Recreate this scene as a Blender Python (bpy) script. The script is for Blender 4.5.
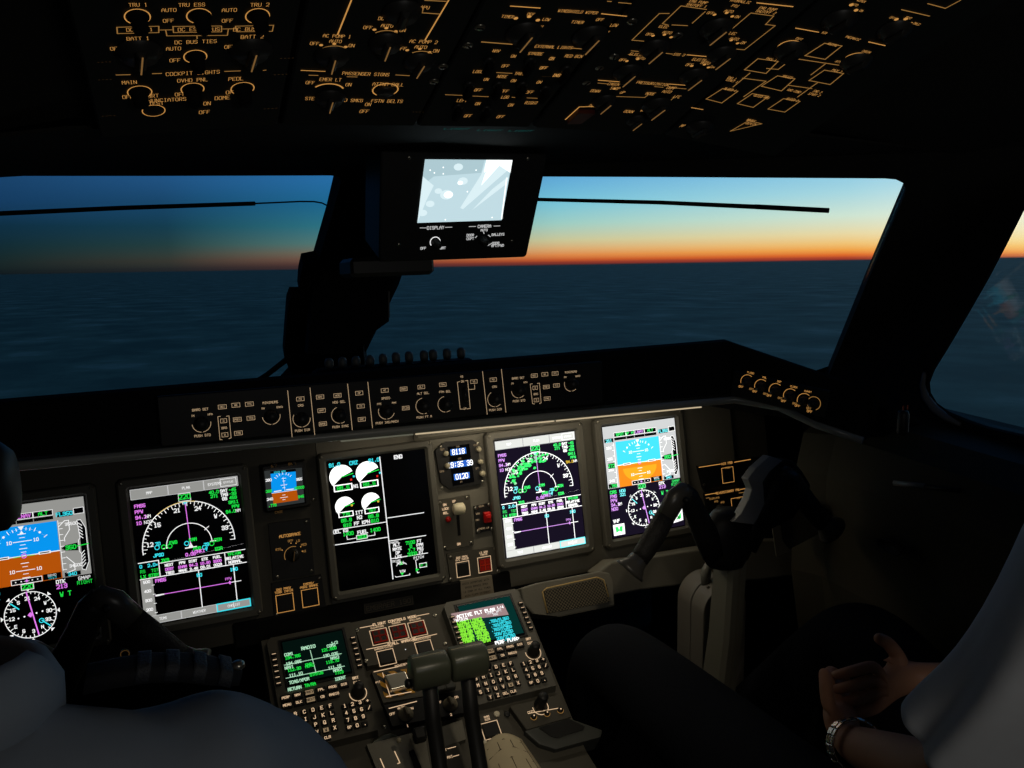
import bpy, bmesh, math, random
import numpy as np
from mathutils import Matrix, Vector
from mathutils.geometry import tessellate_polygon
random.seed(4)
for o in list(bpy.data.objects): bpy.data.objects.remove(o)
SC = bpy.context.scene; COL = SC.collection
R = math.radians; PI = math.pi
# ---------------------------------------------------------------- camera
FPX = 850.0
CAM = np.array([-0.36473, -1.70831, 0.63814]); PITCH, ROLL, YAW = -0.20175, -0.02834, -0.37551
_f = np.array([-math.sin(YAW)*math.cos(PITCH), math.cos(YAW)*math.cos(PITCH), math.sin(PITCH)])
_r0 = np.array([math.cos(YAW), math.sin(YAW), 0.0]); _u0 = np.cross(_r0, _f)
_r = _r0*math.cos(ROLL)+_u0*math.sin(ROLL); _u = np.cross(_r, _f)
cd = bpy.data.cameras.new('camera'); cam = bpy.data.objects.new('camera', cd); COL.objects.link(cam)
cd.sensor_width = 36; cd.lens = 36*FPX/1024; cd.clip_start = 0.02; cd.clip_end = 500000
cam.matrix_world = Matrix(((_r[0],_u[0],-_f[0],CAM[0]),(_r[1],_u[1],-_f[1],CAM[1]),(_r[2],_u[2],-_f[2],CAM[2]),(0,0,0,1)))
SC.camera = cam
def ray(u, v):
    d = _r*((u-512)/FPX) - _u*((v-384)/FPX) + _f
    return d/np.linalg.norm(d)
def V(a): return Vector((float(a[0]), float(a[1]), float(a[2])))
def onx(u, v, x): d = ray(u, v); return V(CAM+d*(x-CAM[0])/d[0])
def ony(u, v, y): d = ray(u, v); return V(CAM+d*(y-CAM[1])/d[1])
def onz(u, v, z): d = ray(u, v); return V(CAM+d*(z-CAM[2])/d[2])
def onp(u, v, q, n):
    d = ray(u, v); q = np.array(q, float); n = np.array(n, float)
    return V(CAM+d*(((q-CAM)@n)/(d@n)))
# ---------------------------------------------------------------- view, world (dusk sky)
SC.view_settings.view_transform = 'Standard'; SC.view_settings.look = 'None'
SC.view_settings.gamma = 1; SC.view_settings.use_curve_mapping = False
SC.view_settings.exposure = 0.0
def lin(c): return tuple(((x/255)/12.92 if x/255 <= .04045 else ((x/255+.055)/1.055)**2.4) for x in c)
HN = Vector((0.034, 0.054, 0.998)).normalized()          # upright of the outside world seen from the banked, nose-up aircraft
W = bpy.data.worlds.new('dusk_sky'); SC.world = W; W.use_nodes = True
nt = W.node_tree; nt.nodes.clear()
def N(t, **k):
    n = nt.nodes.new(t)
    for a, b in k.items(): setattr(n, a, b)
    return n
def math_(op, a, b=None, c=None, clamp=False):
    n = N('ShaderNodeMath', operation=op); n.use_clamp = clamp
    for i, x in enumerate((a, b, c)):
        if x is None: continue
        if hasattr(x, 'links'): nt.links.new(x, n.inputs[i])
        else: n.inputs[i].default_value = x
    return n.outputs[0]
tc = N('ShaderNodeTexCoord'); sep = N('ShaderNodeSeparateXYZ'); nt.links.new(tc.outputs['Generated'], sep.inputs[0])
dot = N('ShaderNodeVectorMath', operation='DOT_PRODUCT'); nt.links.new(tc.outputs['Generated'], dot.inputs[0]); dot.inputs[1].default_value = HN
elev = math_('MULTIPLY', math_('ARCSINE', dot.outputs['Value']), 180/PI)
azi = math_('MULTIPLY', math_('ARCTAN2', sep.outputs[0], sep.outputs[1]), 180/PI)     # 0 = straight ahead, + to the right
# the gradient of the evening sky: colours (sRGB) by degrees above the horizon, for five bearings
EL = [0.0, .13, .30, .62, 1.0, 1.6, 2.7, 4.1, 5.6, 9.0, 20.0, 90.0]
SKY = {
 -10: [(16,26,30),(18,30,33),(20,34,36),(20,38,40),(18,40,44),(16,42,52),(15,46,66),(22,60,98),(26,66,106),(22,56,98),(22,50,84),(10,20,36)],
   0: [(32,36,40),(38,40,42),(46,48,46),(56,56,50),(50,62,58),(36,64,66),(22,62,80),(25,70,106),(34,84,132),(28,72,120),(24,54,90),(10,20,36)],
  10: [(58,42,46),(72,50,50),(94,62,56),(120,88,74),(118,110,94),(86,126,122),(48,118,134),(31,104,144),(40,110,166),(32,92,150),(26,58,96),(10,20,36)],
  25: [(84,44,44),(140,56,44),(200,90,44),(228,140,76),(226,174,116),(208,204,156),(162,210,200),(122,200,222),(100,174,220),(60,128,188),(32,70,112),(12,22,38)],
  43: [(104,46,44),(180,70,46),(230,110,46),(248,168,76),(248,200,120),(240,222,168),(212,234,216),(172,220,230),(140,204,234),(92,162,212),(38,80,122),(12,22,38)],
  56: [(150,90,70),(230,140,80),(250,180,96),(255,214,130),(255,236,170),(255,246,206),(250,252,232),(226,246,246),(184,230,244),(100,170,214),(40,84,124),(12,22,38)],
 130: [(28,34,40),(30,36,42),(32,40,46),(34,44,52),(34,48,58),(34,52,66),(30,54,76),(26,50,80),(22,46,80),(18,38,66),(18,38,66),(8,16,28)]}
emax = 90.0
t01 = math_('POWER', math_('DIVIDE', math_('MAXIMUM', elev, 0.0), emax), 0.4, clamp=True)
prev = None; pa = None
for a in sorted(SKY):
    cr = N('ShaderNodeValToRGB'); el = cr.color_ramp.elements
    for i, (e, c) in enumerate(zip(EL, SKY[a])):
        p = (e/emax)**0.4
        if i < 2: x = el[i]; x.position = p
        else: x = el.new(p)
        x.color = (*lin(c), 1)
    nt.links.new(t01, cr.inputs[0])
    if prev is None: prev = cr.outputs[0]
    else:
        mr = N('ShaderNodeMapRange'); mr.inputs['From Min'].default_value = pa; mr.inputs['From Max'].default_value = a
        nt.links.new(azi, mr.inputs['Value'])
        mx = N('ShaderNodeMix', data_type='RGBA'); nt.links.new(mr.outputs[0], mx.inputs['Factor'])
        nt.links.new(prev, mx.inputs['A']); nt.links.new(cr.outputs[0], mx.inputs['B']); prev = mx.outputs['Result']
    pa = a
bg = N('ShaderNodeBackground'); bg.inputs['Strength'].default_value = 1.0; nt.links.new(prev, bg.inputs[0])
wo = N('ShaderNodeOutputWorld'); nt.links.new(bg.outputs[0], wo.inputs[0])
# ---------------------------------------------------------------- area lights: the flood lamps under the glareshield, then two added fills
def area(name, loc, to, sx, sy, energy, col):
    l = bpy.data.lights.new(name, 'AREA'); l.shape = 'RECTANGLE'; l.size = sx; l.size_y = sy; l.energy = energy; l.color = col
    o = bpy.data.objects.new(name, l); COL.objects.link(o); o.location = loc
    o.rotation_euler = (Vector(to)-Vector(loc)).to_track_quat('-Z', 'Y').to_euler(); return o
WARM = (1.0, .86, .64)
area('glareshield_flood', (0.30,-.085,.200), (0.30,-.03,-.15), .30, .012, 0.46, WARM)
area('glareshield_flood', (0.60,-.085,.190), (0.60,-.03,-.15), .18, .012, 0.13, WARM)
area('glareshield_flood', (0.02,-.085,.206), (0.04,-.03,-.15), .16, .012, 0.075, WARM)
area('pedestal_fill', (0.10,-1.30,.84), (.14,-.34,-.25),   .05, .05, 0.21, WARM).data.spread = R(48)  # added fill light from above, brightens the pedestal and levers
area('shirt_fill', (-.05,-2.25,.62), (0.40,-1.0,.15), .30, .10, 1.5, (1.0,.96,.90))  # added fill behind the seats, placed to brighten sleeve and shirts
# ---------------------------------------------------------------- materials
MATS = {}
def mat(name, col, rough=.6, metal=0., spec=.4, emit=None, es=0., noise=0., bump=0., nscale=60., coat=0.):
    if name in MATS: return MATS[name]
    m = bpy.data.materials.new(name); m.use_nodes = True; t = m.node_tree; b = t.nodes['Principled BSDF']
    c = lin(col) if max(col) > 1 else col
    b.inputs['Base Color'].default_value = (*c, 1); b.inputs['Roughness'].default_value = rough
    b.inputs['Metallic'].default_value = metal; b.inputs['Specular IOR Level'].default_value = spec
    b.inputs['Coat Weight'].default_value = coat
    if emit: b.inputs['Emission Color'].default_value = (*lin(emit), 1); b.inputs['Emission Strength'].default_value = es
    if noise or bump:
        tx = t.nodes.new('ShaderNodeTexCoord'); nz = t.nodes.new('ShaderNodeTexNoise'); nz.inputs['Scale'].default_value = nscale
        nz.inputs['Detail'].default_value = 4; t.links.new(tx.outputs['Object'], nz.inputs['Vector'])
        if noise:
            r = t.nodes.new('ShaderNodeMapRange'); r.inputs['To Min'].default_value = 1-noise; r.inputs['To Max'].default_value = 1+noise
            t.links.new(nz.outputs[0], r.inputs['Value'])
            mm = t.nodes.new('ShaderNodeVectorMath'); mm.operation = 'SCALE'; mm.inputs[0].default_value = c
            t.links.new(r.outputs[0], mm.inputs['Scale']); t.links.new(mm.outputs[0], b.inputs['Base Color'])
        if bump:
            bp = t.nodes.new('ShaderNodeBump'); bp.inputs['Strength'].default_value = bump; bp.inputs['Distance'].default_value = .002
            t.links.new(nz.outputs[0], bp.inputs['Height']); t.links.new(bp.outputs[0], b.inputs['Normal'])
    MATS[name] = m; return m
shell = mat('shell_black', (34,34,32), .85, spec=.15, noise=.2, bump=.2, nscale=150)
carpet = mat('carpet', (26,26,28), .95, spec=.1, noise=.3, nscale=80)
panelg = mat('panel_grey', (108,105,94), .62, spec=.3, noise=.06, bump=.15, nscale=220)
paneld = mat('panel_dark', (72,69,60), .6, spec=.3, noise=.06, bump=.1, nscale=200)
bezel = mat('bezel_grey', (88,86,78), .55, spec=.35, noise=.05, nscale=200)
black = mat('black_plastic', (26,26,25), .5, spec=.3)
blackm = mat('black_matte', (18,18,18), .85, spec=.1, noise=.1)
ovh = mat('overhead_plate', (30,34,33), .75, spec=.2, noise=.1, nscale=150)
knobm = mat('knob_grey', (58,58,54), .45, spec=.35)
knobd = mat('knob_dark', (40,40,38), .45, spec=.35)
metal = mat('screw_metal', (170,165,150), .3, metal=.9)
silver = mat('yoke_paint', (150,150,146), .38, spec=.5, noise=.05, bump=.05, nscale=300)
rubber = mat('grip_rubber', (34,32,30), .6, spec=.4, bump=.9, nscale=260)
screen = mat('screen_glass', (6,6,8), .12, spec=.5)
leather = mat('seat_leather', (20,20,21), .7, spec=.25, noise=.2, bump=.3, nscale=60)
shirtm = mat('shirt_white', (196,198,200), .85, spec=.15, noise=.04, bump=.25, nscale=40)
trouser = mat('trouser_navy', (17,19,25), .9, spec=.1, noise=.15, bump=.3, nscale=120)
skin = mat('skin', (186,134,104), .55, spec=.35, noise=.08, bump=.15, nscale=60)
hairm = mat('hair', (40,30,24), .8, noise=.3, nscale=200)
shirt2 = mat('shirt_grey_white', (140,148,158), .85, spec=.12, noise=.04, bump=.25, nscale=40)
paperm = mat('paper', (196,182,150), .8, spec=.2, noise=.03)
cream = mat('cream_plastic', (214,204,172), .4)
red = mat('red_plastic', (190,22,18), .4)
lipm = mat('lip_trim', (150,152,146), .30, spec=.6)
steel = mat('watch_steel', (200,200,195), .18, metal=1.0)
# lit legends, screens and lamps: things that do give off light
EM = {}
def em(name, rgb, s):
    m = bpy.data.materials.new('lit_'+name); m.use_nodes = True; t = m.node_tree; t.nodes.clear()
    e = t.nodes.new('ShaderNodeEmission'); e.inputs[0].default_value = (*lin(rgb), 1); e.inputs[1].default_value = s
    o = t.nodes.new('ShaderNodeOutputMaterial'); t.links.new(e.outputs[0], o.inputs[0]); EM[name] = m; return m
em('amb', (224,160,84), .72); em('ambd', (200,146,78), .48); em('ambf', (150,110,60), .16); em('tan', (226,190,150), .95); em('tand', (200,170,130), .45)
em('teal', (40,130,125), .2); em('ambq', (190,140,80), .35); em('tanq', (226,192,150), .62)
em('w', (236,236,236), 1.1); em('wd', (205,205,205), .9); em('g', (30,226,70), .95); em('c', (60,226,240), .95); em('m', (222,120,232), 1.0)
em('y', (240,200,60), .9); em('r', (235,40,30), .9); em('grey', (160,160,156), .85); em('lgrey', (196,198,194), .9); em('dkgrey', (52,56,56), .8)
em('sky', (8,150,240), 1.0); em('gnd', (184,84,10), .95); em('sky2', (70,222,255), 1.15); em('gnd2', (250,140,30), 1.15); em('gnd3', (250,176,36), 1.1)
em('W', (252,252,250), 1.5); em('pale', (222,224,218), 1.15); em('pgrey', (206,208,208), 1.1); em('blk', (5,5,7), .6); em('G', (60,245,110), 1.25); em('C', (120,240,245), 1.3); em('M', (214,150,240), 1.25)
em('navy', (24,18,34), 1.0); em('gw', (176,226,190), 1.0); em('gy', (140,240,60), 1.0); em('blue', (70,140,240), 1.1); em('lcdbg', (44,104,214), .9); em('scr2', (6,48,44), 1.0); em('scr2r', (170,140,140), .9)
em('rd', (120,22,14), .55); em('orr', (170,34,14), .6)
em('cdu', (5,20,16), .8); em('reef', (18,96,120), .8)
# ---------------------------------------------------------------- helpers
class F:                                       # a working plane: origin, x axis, y axis; z = normal
    def __init__(s, o, x, y):
        s.o = Vector(o); s.x = Vector(x).normalized(); s.z = s.x.cross(Vector(y)).normalized(); s.y = s.z.cross(s.x)
        s.M = Matrix(((s.x.x,s.y.x,s.z.x,s.o.x),(s.x.y,s.y.y,s.z.y,s.o.y),(s.x.z,s.y.z,s.z.z,s.o.z),(0,0,0,1)))
    def at(s, u, v, h=0.):                     # where the sight line of pixel (u,v) meets this real plane
        p = onp(u, v, s.o+s.z*h, s.z)-s.o; return (p.dot(s.x), p.dot(s.y))
    def sub(s, x, y, h=0., ax=None):
        return F(s.o+s.x*x+s.y*y+s.z*h, ax or s.x, s.y)
    def w(s, x, y, h=0.): return s.o+s.x*x+s.y*y+s.z*h
class MB:                                      # collects shapes into ONE mesh object
    def __init__(s): s.v = []; s.f = []; s.mi = []; s.sm = []; s.mats = []
    def m(s, mt):
        if mt not in s.mats: s.mats.append(mt)
        return s.mats.index(mt)
    def add(s, vs, fs, mt, T=None, smooth=False):
        b = len(s.v); k = s.m(mt)
        s.v += [tuple(T @ Vector(p)) if T else tuple(p) for p in vs]
        for f in fs: s.f.append(tuple(b+i for i in f)); s.mi.append(k); s.sm.append(smooth)
        return s
    def box(s, c, d, mt, T=None, ch=0., taper=1.):
        x, y, z = d[0]/2, d[1]/2, d[2]/2; ch = min(ch, x*.9, y*.9, z*.9); vs = []; L = []
        if ch <= 0:
            L = [(-z, x, y), (z, x*taper, y*taper)]
            for h, a, b in L: vs += [(c[0]+i*a, c[1]+j*b, c[2]+h) for i, j in ((-1,-1),(1,-1),(1,1),(-1,1))]
            return s.add(vs, [(0,3,2,1),(4,5,6,7),(0,1,5,4),(1,2,6,5),(2,3,7,6),(3,0,4,7)], mt, T)
        L = [(-z, x-ch, y-ch, 0), (-z+ch, x, y, ch), (z-ch, x*taper, y*taper, ch), (z, x*taper-ch, y*taper-ch, 0)]
        for h, a, b, q in L:
            k = ch*.7
            for i, j in ((-1,-1),(1,-1),(1,1),(-1,1)):
                p1 = (c[0]+i*(a-k), c[1]+j*b, c[2]+h); p2 = (c[0]+i*a, c[1]+j*(b-k), c[2]+h)
                vs += [p2, p1] if i*j > 0 else [p1, p2]
        # order ring of 8
        ring = []
        for h, a, b, q in L:
            k = ch*.7
            ring += [(c[0]-a+k,c[1]-b,c[2]+h),(c[0]+a-k,c[1]-b,c[2]+h),(c[0]+a,c[1]-b+k,c[2]+h),(c[0]+a,c[1]+b-k,c[2]+h),(c[0]+a-k,c[1]+b,c[2]+h),(c[0]-a+k,c[1]+b,c[2]+h),(c[0]-a,c[1]+b-k,c[2]+h),(c[0]-a,c[1]-b+k,c[2]+h)]
        fs = [tuple(range(7,-1,-1)), tuple(range(24,32))]
        for l in range(3):
            for i in range(8): j = (i+1) % 8; fs.append((l*8+i, l*8+j, l*8+8+j, l*8+8+i))
        return s.add(ring, fs, mt, T)
    def lathe(s, c, prof, mt, n=24, T=None, sx=1., sy=1., smooth=True):   # prof: (radius, height) along local z
        vs = []; fs = []
        for r, h in prof:
            for i in range(n): a = 2*PI*i/n; vs.append((c[0]+r*sx*math.cos(a), c[1]+r*sy*math.sin(a), c[2]+h))
        for l in range(len(prof)-1):
            for i in range(n): j = (i+1) % n; fs.append((l*n+i, l*n+j, l*n+n+j, l*n+n+i))
        fs += [tuple(range(n-1,-1,-1)), tuple(range((len(prof)-1)*n, len(prof)*n))]
        return s.add(vs, fs, mt, T, smooth)
    def tube(s, pts, rad, mt, n=12, T=None, flat=1., up=None, smooth=True):      # swept round or flattened bar
        P = [Vector(p) for p in pts]; rr = rad if isinstance(rad, (list, tuple)) else [rad]*len(P)
        vs = []; fs = []; u = Vector(up) if up else None
        for i, p in enumerate(P):
            t = (P[min(i+1, len(P)-1)]-P[max(i-1, 0)]).normalized()
            if u is None: u = Vector((0,0,1)) if abs(t.z) < .9 else Vector((1,0,0))
            u = (u-t*u.dot(t)).normalized(); w = t.cross(u)
            for k in range(n): a = 2*PI*k/n; vs.append(p+u*rr[i]*math.cos(a)+w*rr[i]*flat*math.sin(a))
        for l in range(len(P)-1):
            for k in range(n): j = (k+1) % n; fs.append((l*n+k, l*n+j, l*n+n+j, l*n+n+k))
        fs += [tuple(range(n-1,-1,-1)), tuple(range((len(P)-1)*n, len(P)*n))]
        return s.add(vs, fs, mt, T, smooth)
    def prism(s, poly, z0, z1, mt, T=None, taper=None):      # polygon in local xy, extruded in z
        if z0 > z1: z0, z1 = z1, z0
        n = len(poly); top = taper or poly
        a = sum(poly[i][0]*poly[(i+1)%n][1]-poly[(i+1)%n][0]*poly[i][1] for i in range(n))
        if a < 0: poly = poly[::-1]; top = top[::-1]
        vs = [(x,y,z0) for x,y in poly]+[(x,y,z1) for x,y in top]
        fs = [(i,(i+1)%n,n+(i+1)%n,n+i) for i in range(n)]
        for t in tessellate_polygon([[Vector((x,y,0)) for x,y in poly]]):
            p = [Vector((*poly[i],0)) for i in t]
            if (p[1]-p[0]).cross(p[2]-p[0]).z < 0: t = t[::-1]
            fs += [tuple(reversed(t)), tuple(i+n for i in t)]
        return s.add(vs, fs, mt, T)
    def loft(s, rings, mt, T=None, smooth=True, cap=True):
        n = len(rings[0]); vs = [p for r in rings for p in r]; fs = []
        for l in range(len(rings)-1):
            for i in range(n): j = (i+1) % n; fs.append((l*n+i, l*n+j, l*n+n+j, l*n+n+i))
        if cap: fs += [tuple(range(n-1,-1,-1)), tuple(range((len(rings)-1)*n, len(rings)*n))]
        return s.add(vs, fs, mt, T, smooth)
    def build(s, name, parent=None, loc=None, M=None, bevel=0., sub=0):
        me = bpy.data.meshes.new(name); me.from_pydata([tuple(v) for v in s.v], [], s.f)
        for mt in s.mats: me.materials.append(mt)
        for p, k, q in zip(me.polygons, s.mi, s.sm): p.material_index = k; p.use_smooth = q
        me.update(); o = bpy.data.objects.new(name, me); COL.objects.link(o)
        if parent: o.parent = parent
        if M is not None: o.matrix_world = M
        if loc: o.location = loc
        if bevel: b = o.modifiers.new('bevel', 'BEVEL'); b.width = bevel; b.segments = 2; b.limit_method = 'ANGLE'; b.angle_limit = R(40)
        if sub: b = o.modifiers.new('sub', 'SUBSURF'); b.levels = sub; b.render_levels = sub
        return o
def tag(o, label, cat, group=None):
    o['label'] = label; o['category'] = cat
    if group: o['group'] = group
    return o
def thing(name, label, cat, M=None, group=None):
    o = bpy.data.objects.new(name, None); COL.objects.link(o); o.empty_display_size = .02
    if M is not None: o.matrix_world = M if isinstance(M, Matrix) else Matrix.Translation(Vector(M))
    return tag(o, label, cat, group)
def struct(mb, name, M=None, **k):
    o = mb.build(name, M=M, **k); o['kind'] = 'structure'; return o
def copyto(o, parent, loc, rot=0.):
    c = o.copy(); COL.objects.link(c); c.parent = parent; c.location = loc; c.rotation_euler = (0,0,rot); 
    for ch in o.children:
        d = ch.copy(); COL.objects.link(d); d.parent = c
    return c
FONT = {'A':'0004264440|0343','B':'00063645443303|3342413000','C':'4536160501103041','D':'00063645413000','E':'46060040|0333','F':'460600|0333','G':'45361605011030414323',
 'H':'0006|4046|0343','I':'1030|2026|1636','J':'4641301001','K':'0006|460340','L':'060040','M':'0006234640','N':'00064046'.replace('4046','4046'),'O':'010516364541301001','P':'00063645443303',
 'Q':'010516364541301001|2240','R':'00063645443303|2340','S':'453616050413334241301001','T':'0646|2026','U':'060110304146','V':'062046','W':'0610233046','X':'0046|0640','Y':'062346|2320','Z':'06460040',
 '0':'010516364541301001','1':'152620|1030','2':'05163645430040','3':'051636454433|13334241301001','4':'30360242','5':'460603334241301001','6':'4536160501103041423303','7':'064620',
 '8':'133344453616050413|130201103041423313'.replace('|','|'),'9':'0110304145361605041343','-':'1333','/':'0046','.':'2021','+':'0343|2125','<':'450341','>':'054301',':':'2122|2425','(':'36251130','=':'0242|0444','*':'1133|1331'}
class G:                                       # flat graphics (lit legends, screen images) on a plane, as ONE mesh
    def __init__(s, fr, ox=0., oy=0., sc=1., mb=None, h=.0):
        s.fr = fr; s.crop(ox, oy, sc); s.mb = mb or MB(); s.h = h; s.ts = 1.; s.ta = 1.; s.tw = 1.; s.pxm = None; s.lw = 1.
    def crop(s, ox, oy, sc): s.ox, s.oy, s.sc = ox, oy, sc; return s
    def p(s, x, y): return s.fr.at(s.ox+x/s.sc, s.oy+y/s.sc, s.h)
    def poly(s, pts, col, z=0.):
        n = len(pts); a = sum(pts[i][0]*pts[(i+1)%n][1]-pts[(i+1)%n][0]*pts[i][1] for i in range(n))
        if a < 0: pts = pts[::-1]
        s.mb.add([(x,y,s.h+z) for x,y in pts], [tuple(range(n))], EM[col] if isinstance(col, str) else col); return s
    def ln(s, pts, w, col, z=.0003, closed=False):       # local coordinates
        w *= s.lw
        if closed: pts = list(pts)+[pts[0]]
        for (x0,y0),(x1,y1) in zip(pts, pts[1:]):
            dx, dy = x1-x0, y1-y0; L = math.hypot(dx, dy) or 1e-6; dx, dy = dx/L*w/2, dy/L*w/2
            s.poly([(x0-dx-dy,y0-dy+dx),(x0-dx+dy,y0-dy-dx),(x1+dx+dy,y1+dy-dx),(x1+dx-dy,y1+dy+dx)], col, z)
        return s
    def L(s, pts, w, col, z=.0003, closed=False): return s.ln([s.p(*q) for q in pts], w, col, z, closed)   # crop pixels
    def P(s, pts, col, z=.0001): return s.poly([s.p(*q) for q in pts], col, z)
    def arc(s, c, r, a0, a1, w, col, z=.0003, n=20, ry=None):   # local centre, degrees
        ry = ry or r
        return s.ln([(c[0]+r*math.cos(R(a0+(a1-a0)*i/n)), c[1]+ry*math.sin(R(a0+(a1-a0)*i/n))) for i in range(n+1)], w, col, z)
    def disc(s, c, r, a0, a1, col, z=.0002, n=24, ry=None):
        ry = ry or r; pts = [(c[0]+r*math.cos(R(a0+(a1-a0)*i/n)), c[1]+ry*math.sin(R(a0+(a1-a0)*i/n))) for i in range(n+1)]
        if abs(a1-a0) < 360: pts = [c]+pts
        for i in range(1, len(pts)-1): s.poly([pts[0], pts[i], pts[i+1]], col, z)
        return s
    def rc(s, c, wx, wy, lw, col, z=.0003, fill=False):
        q = [(c[0]-wx/2,c[1]-wy/2),(c[0]+wx/2,c[1]-wy/2),(c[0]+wx/2,c[1]+wy/2),(c[0]-wx/2,c[1]+wy/2)]
        return s.poly(q, col, z) if fill else s.ln(q, lw, col, z, True)
    def tx(s, t, c, h, col, w=None, z=.0004, al=0, asp=.62, adv=1.42):      # text about a local centre (al -1 left, 0 centre, 1 right)
        h *= s.ts; asp *= s.ta; w = (w or h*.17)*s.tw; cw = h*asp; st = cw*adv; tot = st*(len(t)-1)+cw
        x = c[0]-(tot/2 if al == 0 else (0 if al < 0 else tot)); y = c[1]-h/2
        for ch in t:
            for seg in FONT.get(ch, '').split('|'):
                if len(seg) >= 4: s.ln([(x+int(seg[i])/4*cw, y+int(seg[i+1])/6*h) for i in range(0, len(seg)-1, 2)], w, col, z)
            x += st
        return s
    def T(s, t, x, y, h, col, **k):
        if s.pxm:                                  # legends sized from how large the photograph shows them
            a, b = s.p(x-4*s.sc, y), s.p(x+4*s.sc, y); c, d = s.p(x, y-4*s.sc), s.p(x, y+4*s.sc)
            mx = abs(b[0]-a[0])/8; my = abs(d[1]-c[1])/8; h = s.pxm[1]*my; k['asp'] = s.pxm[0]*mx/1.42/h; k['w'] = s.pxm[2]*mx
        return s.tx(t, s.p(x, y), h, col, **k)
    def mpp(s, x, y): a, b = s.p(x-4*s.sc, y), s.p(x+4*s.sc, y); return abs(b[0]-a[0])/8
    def build(s, name, parent): return s.mb.build(name, parent)
def screws(root, pts, r=.0035, h=.0):
    a = None
    for x, y in pts:
        if a is None: a = MB().lathe((0,0,0), [(r,0),(r,.001),(r*.7,.0018)], metal, 12).box((0,0,.002),(r*1.3,r*.25,.0006), blackm).build('screw', root, loc=(x,y,h))
        else: copyto(a, root, (x,y,h), random.random()*3)
# ================================================================ THE SHELL
SL = R(20)                                                       # slope of the ceiling
OH = F((.027,-.70,.737), (1,0,0), (0,-math.cos(SL),math.sin(SL)))    # overhead plane, y axis runs aft and up, z looks down
def oh_z(y): return .737+(-.70-y)*math.tan(SL)
# planes of the three windows
PT, PB = Vector((.0,-.043,.711)), Vector((.0,.62,.28))
C1 = onx(905,180,.82)
def plane(a, b, c): n = (b-a).cross(c-a).normalized(); return F(a, (b-a), n.cross(b-a))
PRp = plane(Vector((.06,-.043,.711)), C1, Vector((.10,.62,.28)))
CL = onx(0,176,-.60)
PLp = plane(Vector((-.06,-.041,.711)), CL, Vector((-.10,.62,.28)))
S1 = onx(1024,205,.98); S2 = onx(930,385,1.10)
PSp = plane(S2, S1, S2+Vector((-.06,-1,0)))
def loopR(): return [(395,176),(640,177),(885,178.5),(896,179.5),(903,183),(906,189),(904,197),(866,285),(828,377),(826,400),(700,420),(560,430),(420,425),(366,380),(363,347),(376,318),(397,278)]
def loopL(): return [(-140,178),(-120,176),(150,176),(331,175.5),(339,177),(341,182),(330,222),(318,262),(308,290),(297,340),(291,376),(250,420),(100,440),(-140,450),(-180,420)]
def loopS(): return [(1150,60),(1090,110),(1024,205),(1003,247),(985,281),(965,316),(945,350),(932,371),(927,384),(928,394),(934,404),(946,413),(965,421),(985,428),(1024,437),(1090,448),(1180,455),(1230,400),(1230,120),(1200,70)]
def walls(name, fr, loop, outer, th):
    inn = [fr.at(*q) for q in loop]; n = len(inn); m = len(outer)
    tri = tessellate_polygon([[Vector((x,y,0)) for x,y in outer], [Vector((x,y,0)) for x,y in inn]])
    pts = list(outer)+inn; mb = MB(); vs = [(x,y,0) for x,y in pts]+[(x,y,th) for x,y in pts]; k = len(pts); fs = []
    for t in tri: fs += [tuple(t), tuple(i+k for i in reversed(t))]
    fs += [(i,(i+1)%m,k+(i+1)%m,k+i) for i in range(m)]
    fs += [(m+i,m+(i+1)%n,k+m+(i+1)%n,k+m+i) for i in range(n)]
    mb.add(vs, fs, shell); return struct(mb, name, M=fr.M)
def locl(fr, p): d = Vector(p)-fr.o; return (d.dot(fr.x), d.dot(fr.y))
def meet(a, b, z):                                               # where planes a and b cross at height z
    A = np.array([[*a.z],[*b.z],[0,0,1]]); r = np.array([a.z.dot(a.o), b.z.dot(b.o), z]); return Vector(np.linalg.solve(A, r))
T1, B1 = meet(PRp, PSp, .80), meet(PRp, PSp, -.15)
def onplane(fr, x, z): # point with given world x and z on plane
    A = np.array([[*fr.z],[1,0,0],[0,0,1]]); return Vector(np.linalg.solve(A, np.array([fr.z.dot(fr.o), x, z])))
sg = 1 if PRp.z.y > 0 else -1
walls('wall_front', PRp, loopR(), [locl(PRp, p) for p in (onplane(PRp,.0,.82), T1, B1, onplane(PRp,.0,-.15))], .03*sg)
sg = 1 if PLp.z.y > 0 else -1
walls('wall_front', PLp, loopL(), [locl(PLp, p) for p in (onplane(PLp,.0,.82), onplane(PLp,-1.25,.82), onplane(PLp,-1.35,-.15), onplane(PLp,.0,-.15))], .03*sg)
sg = 1 if PSp.z.x > 0 else -1
def sidepoint(y, z):
    A = np.array([[*PSp.z],[0,1,0],[0,0,1]]); return Vector(np.linalg.solve(A, np.array([PSp.z.dot(PSp.o), y, z])))
walls('wall_right', PSp, loopS(), [locl(PSp, p) for p in (T1, sidepoint(-1.7,.80), sidepoint(-1.7,-.15), B1)], .008*sg)
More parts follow.
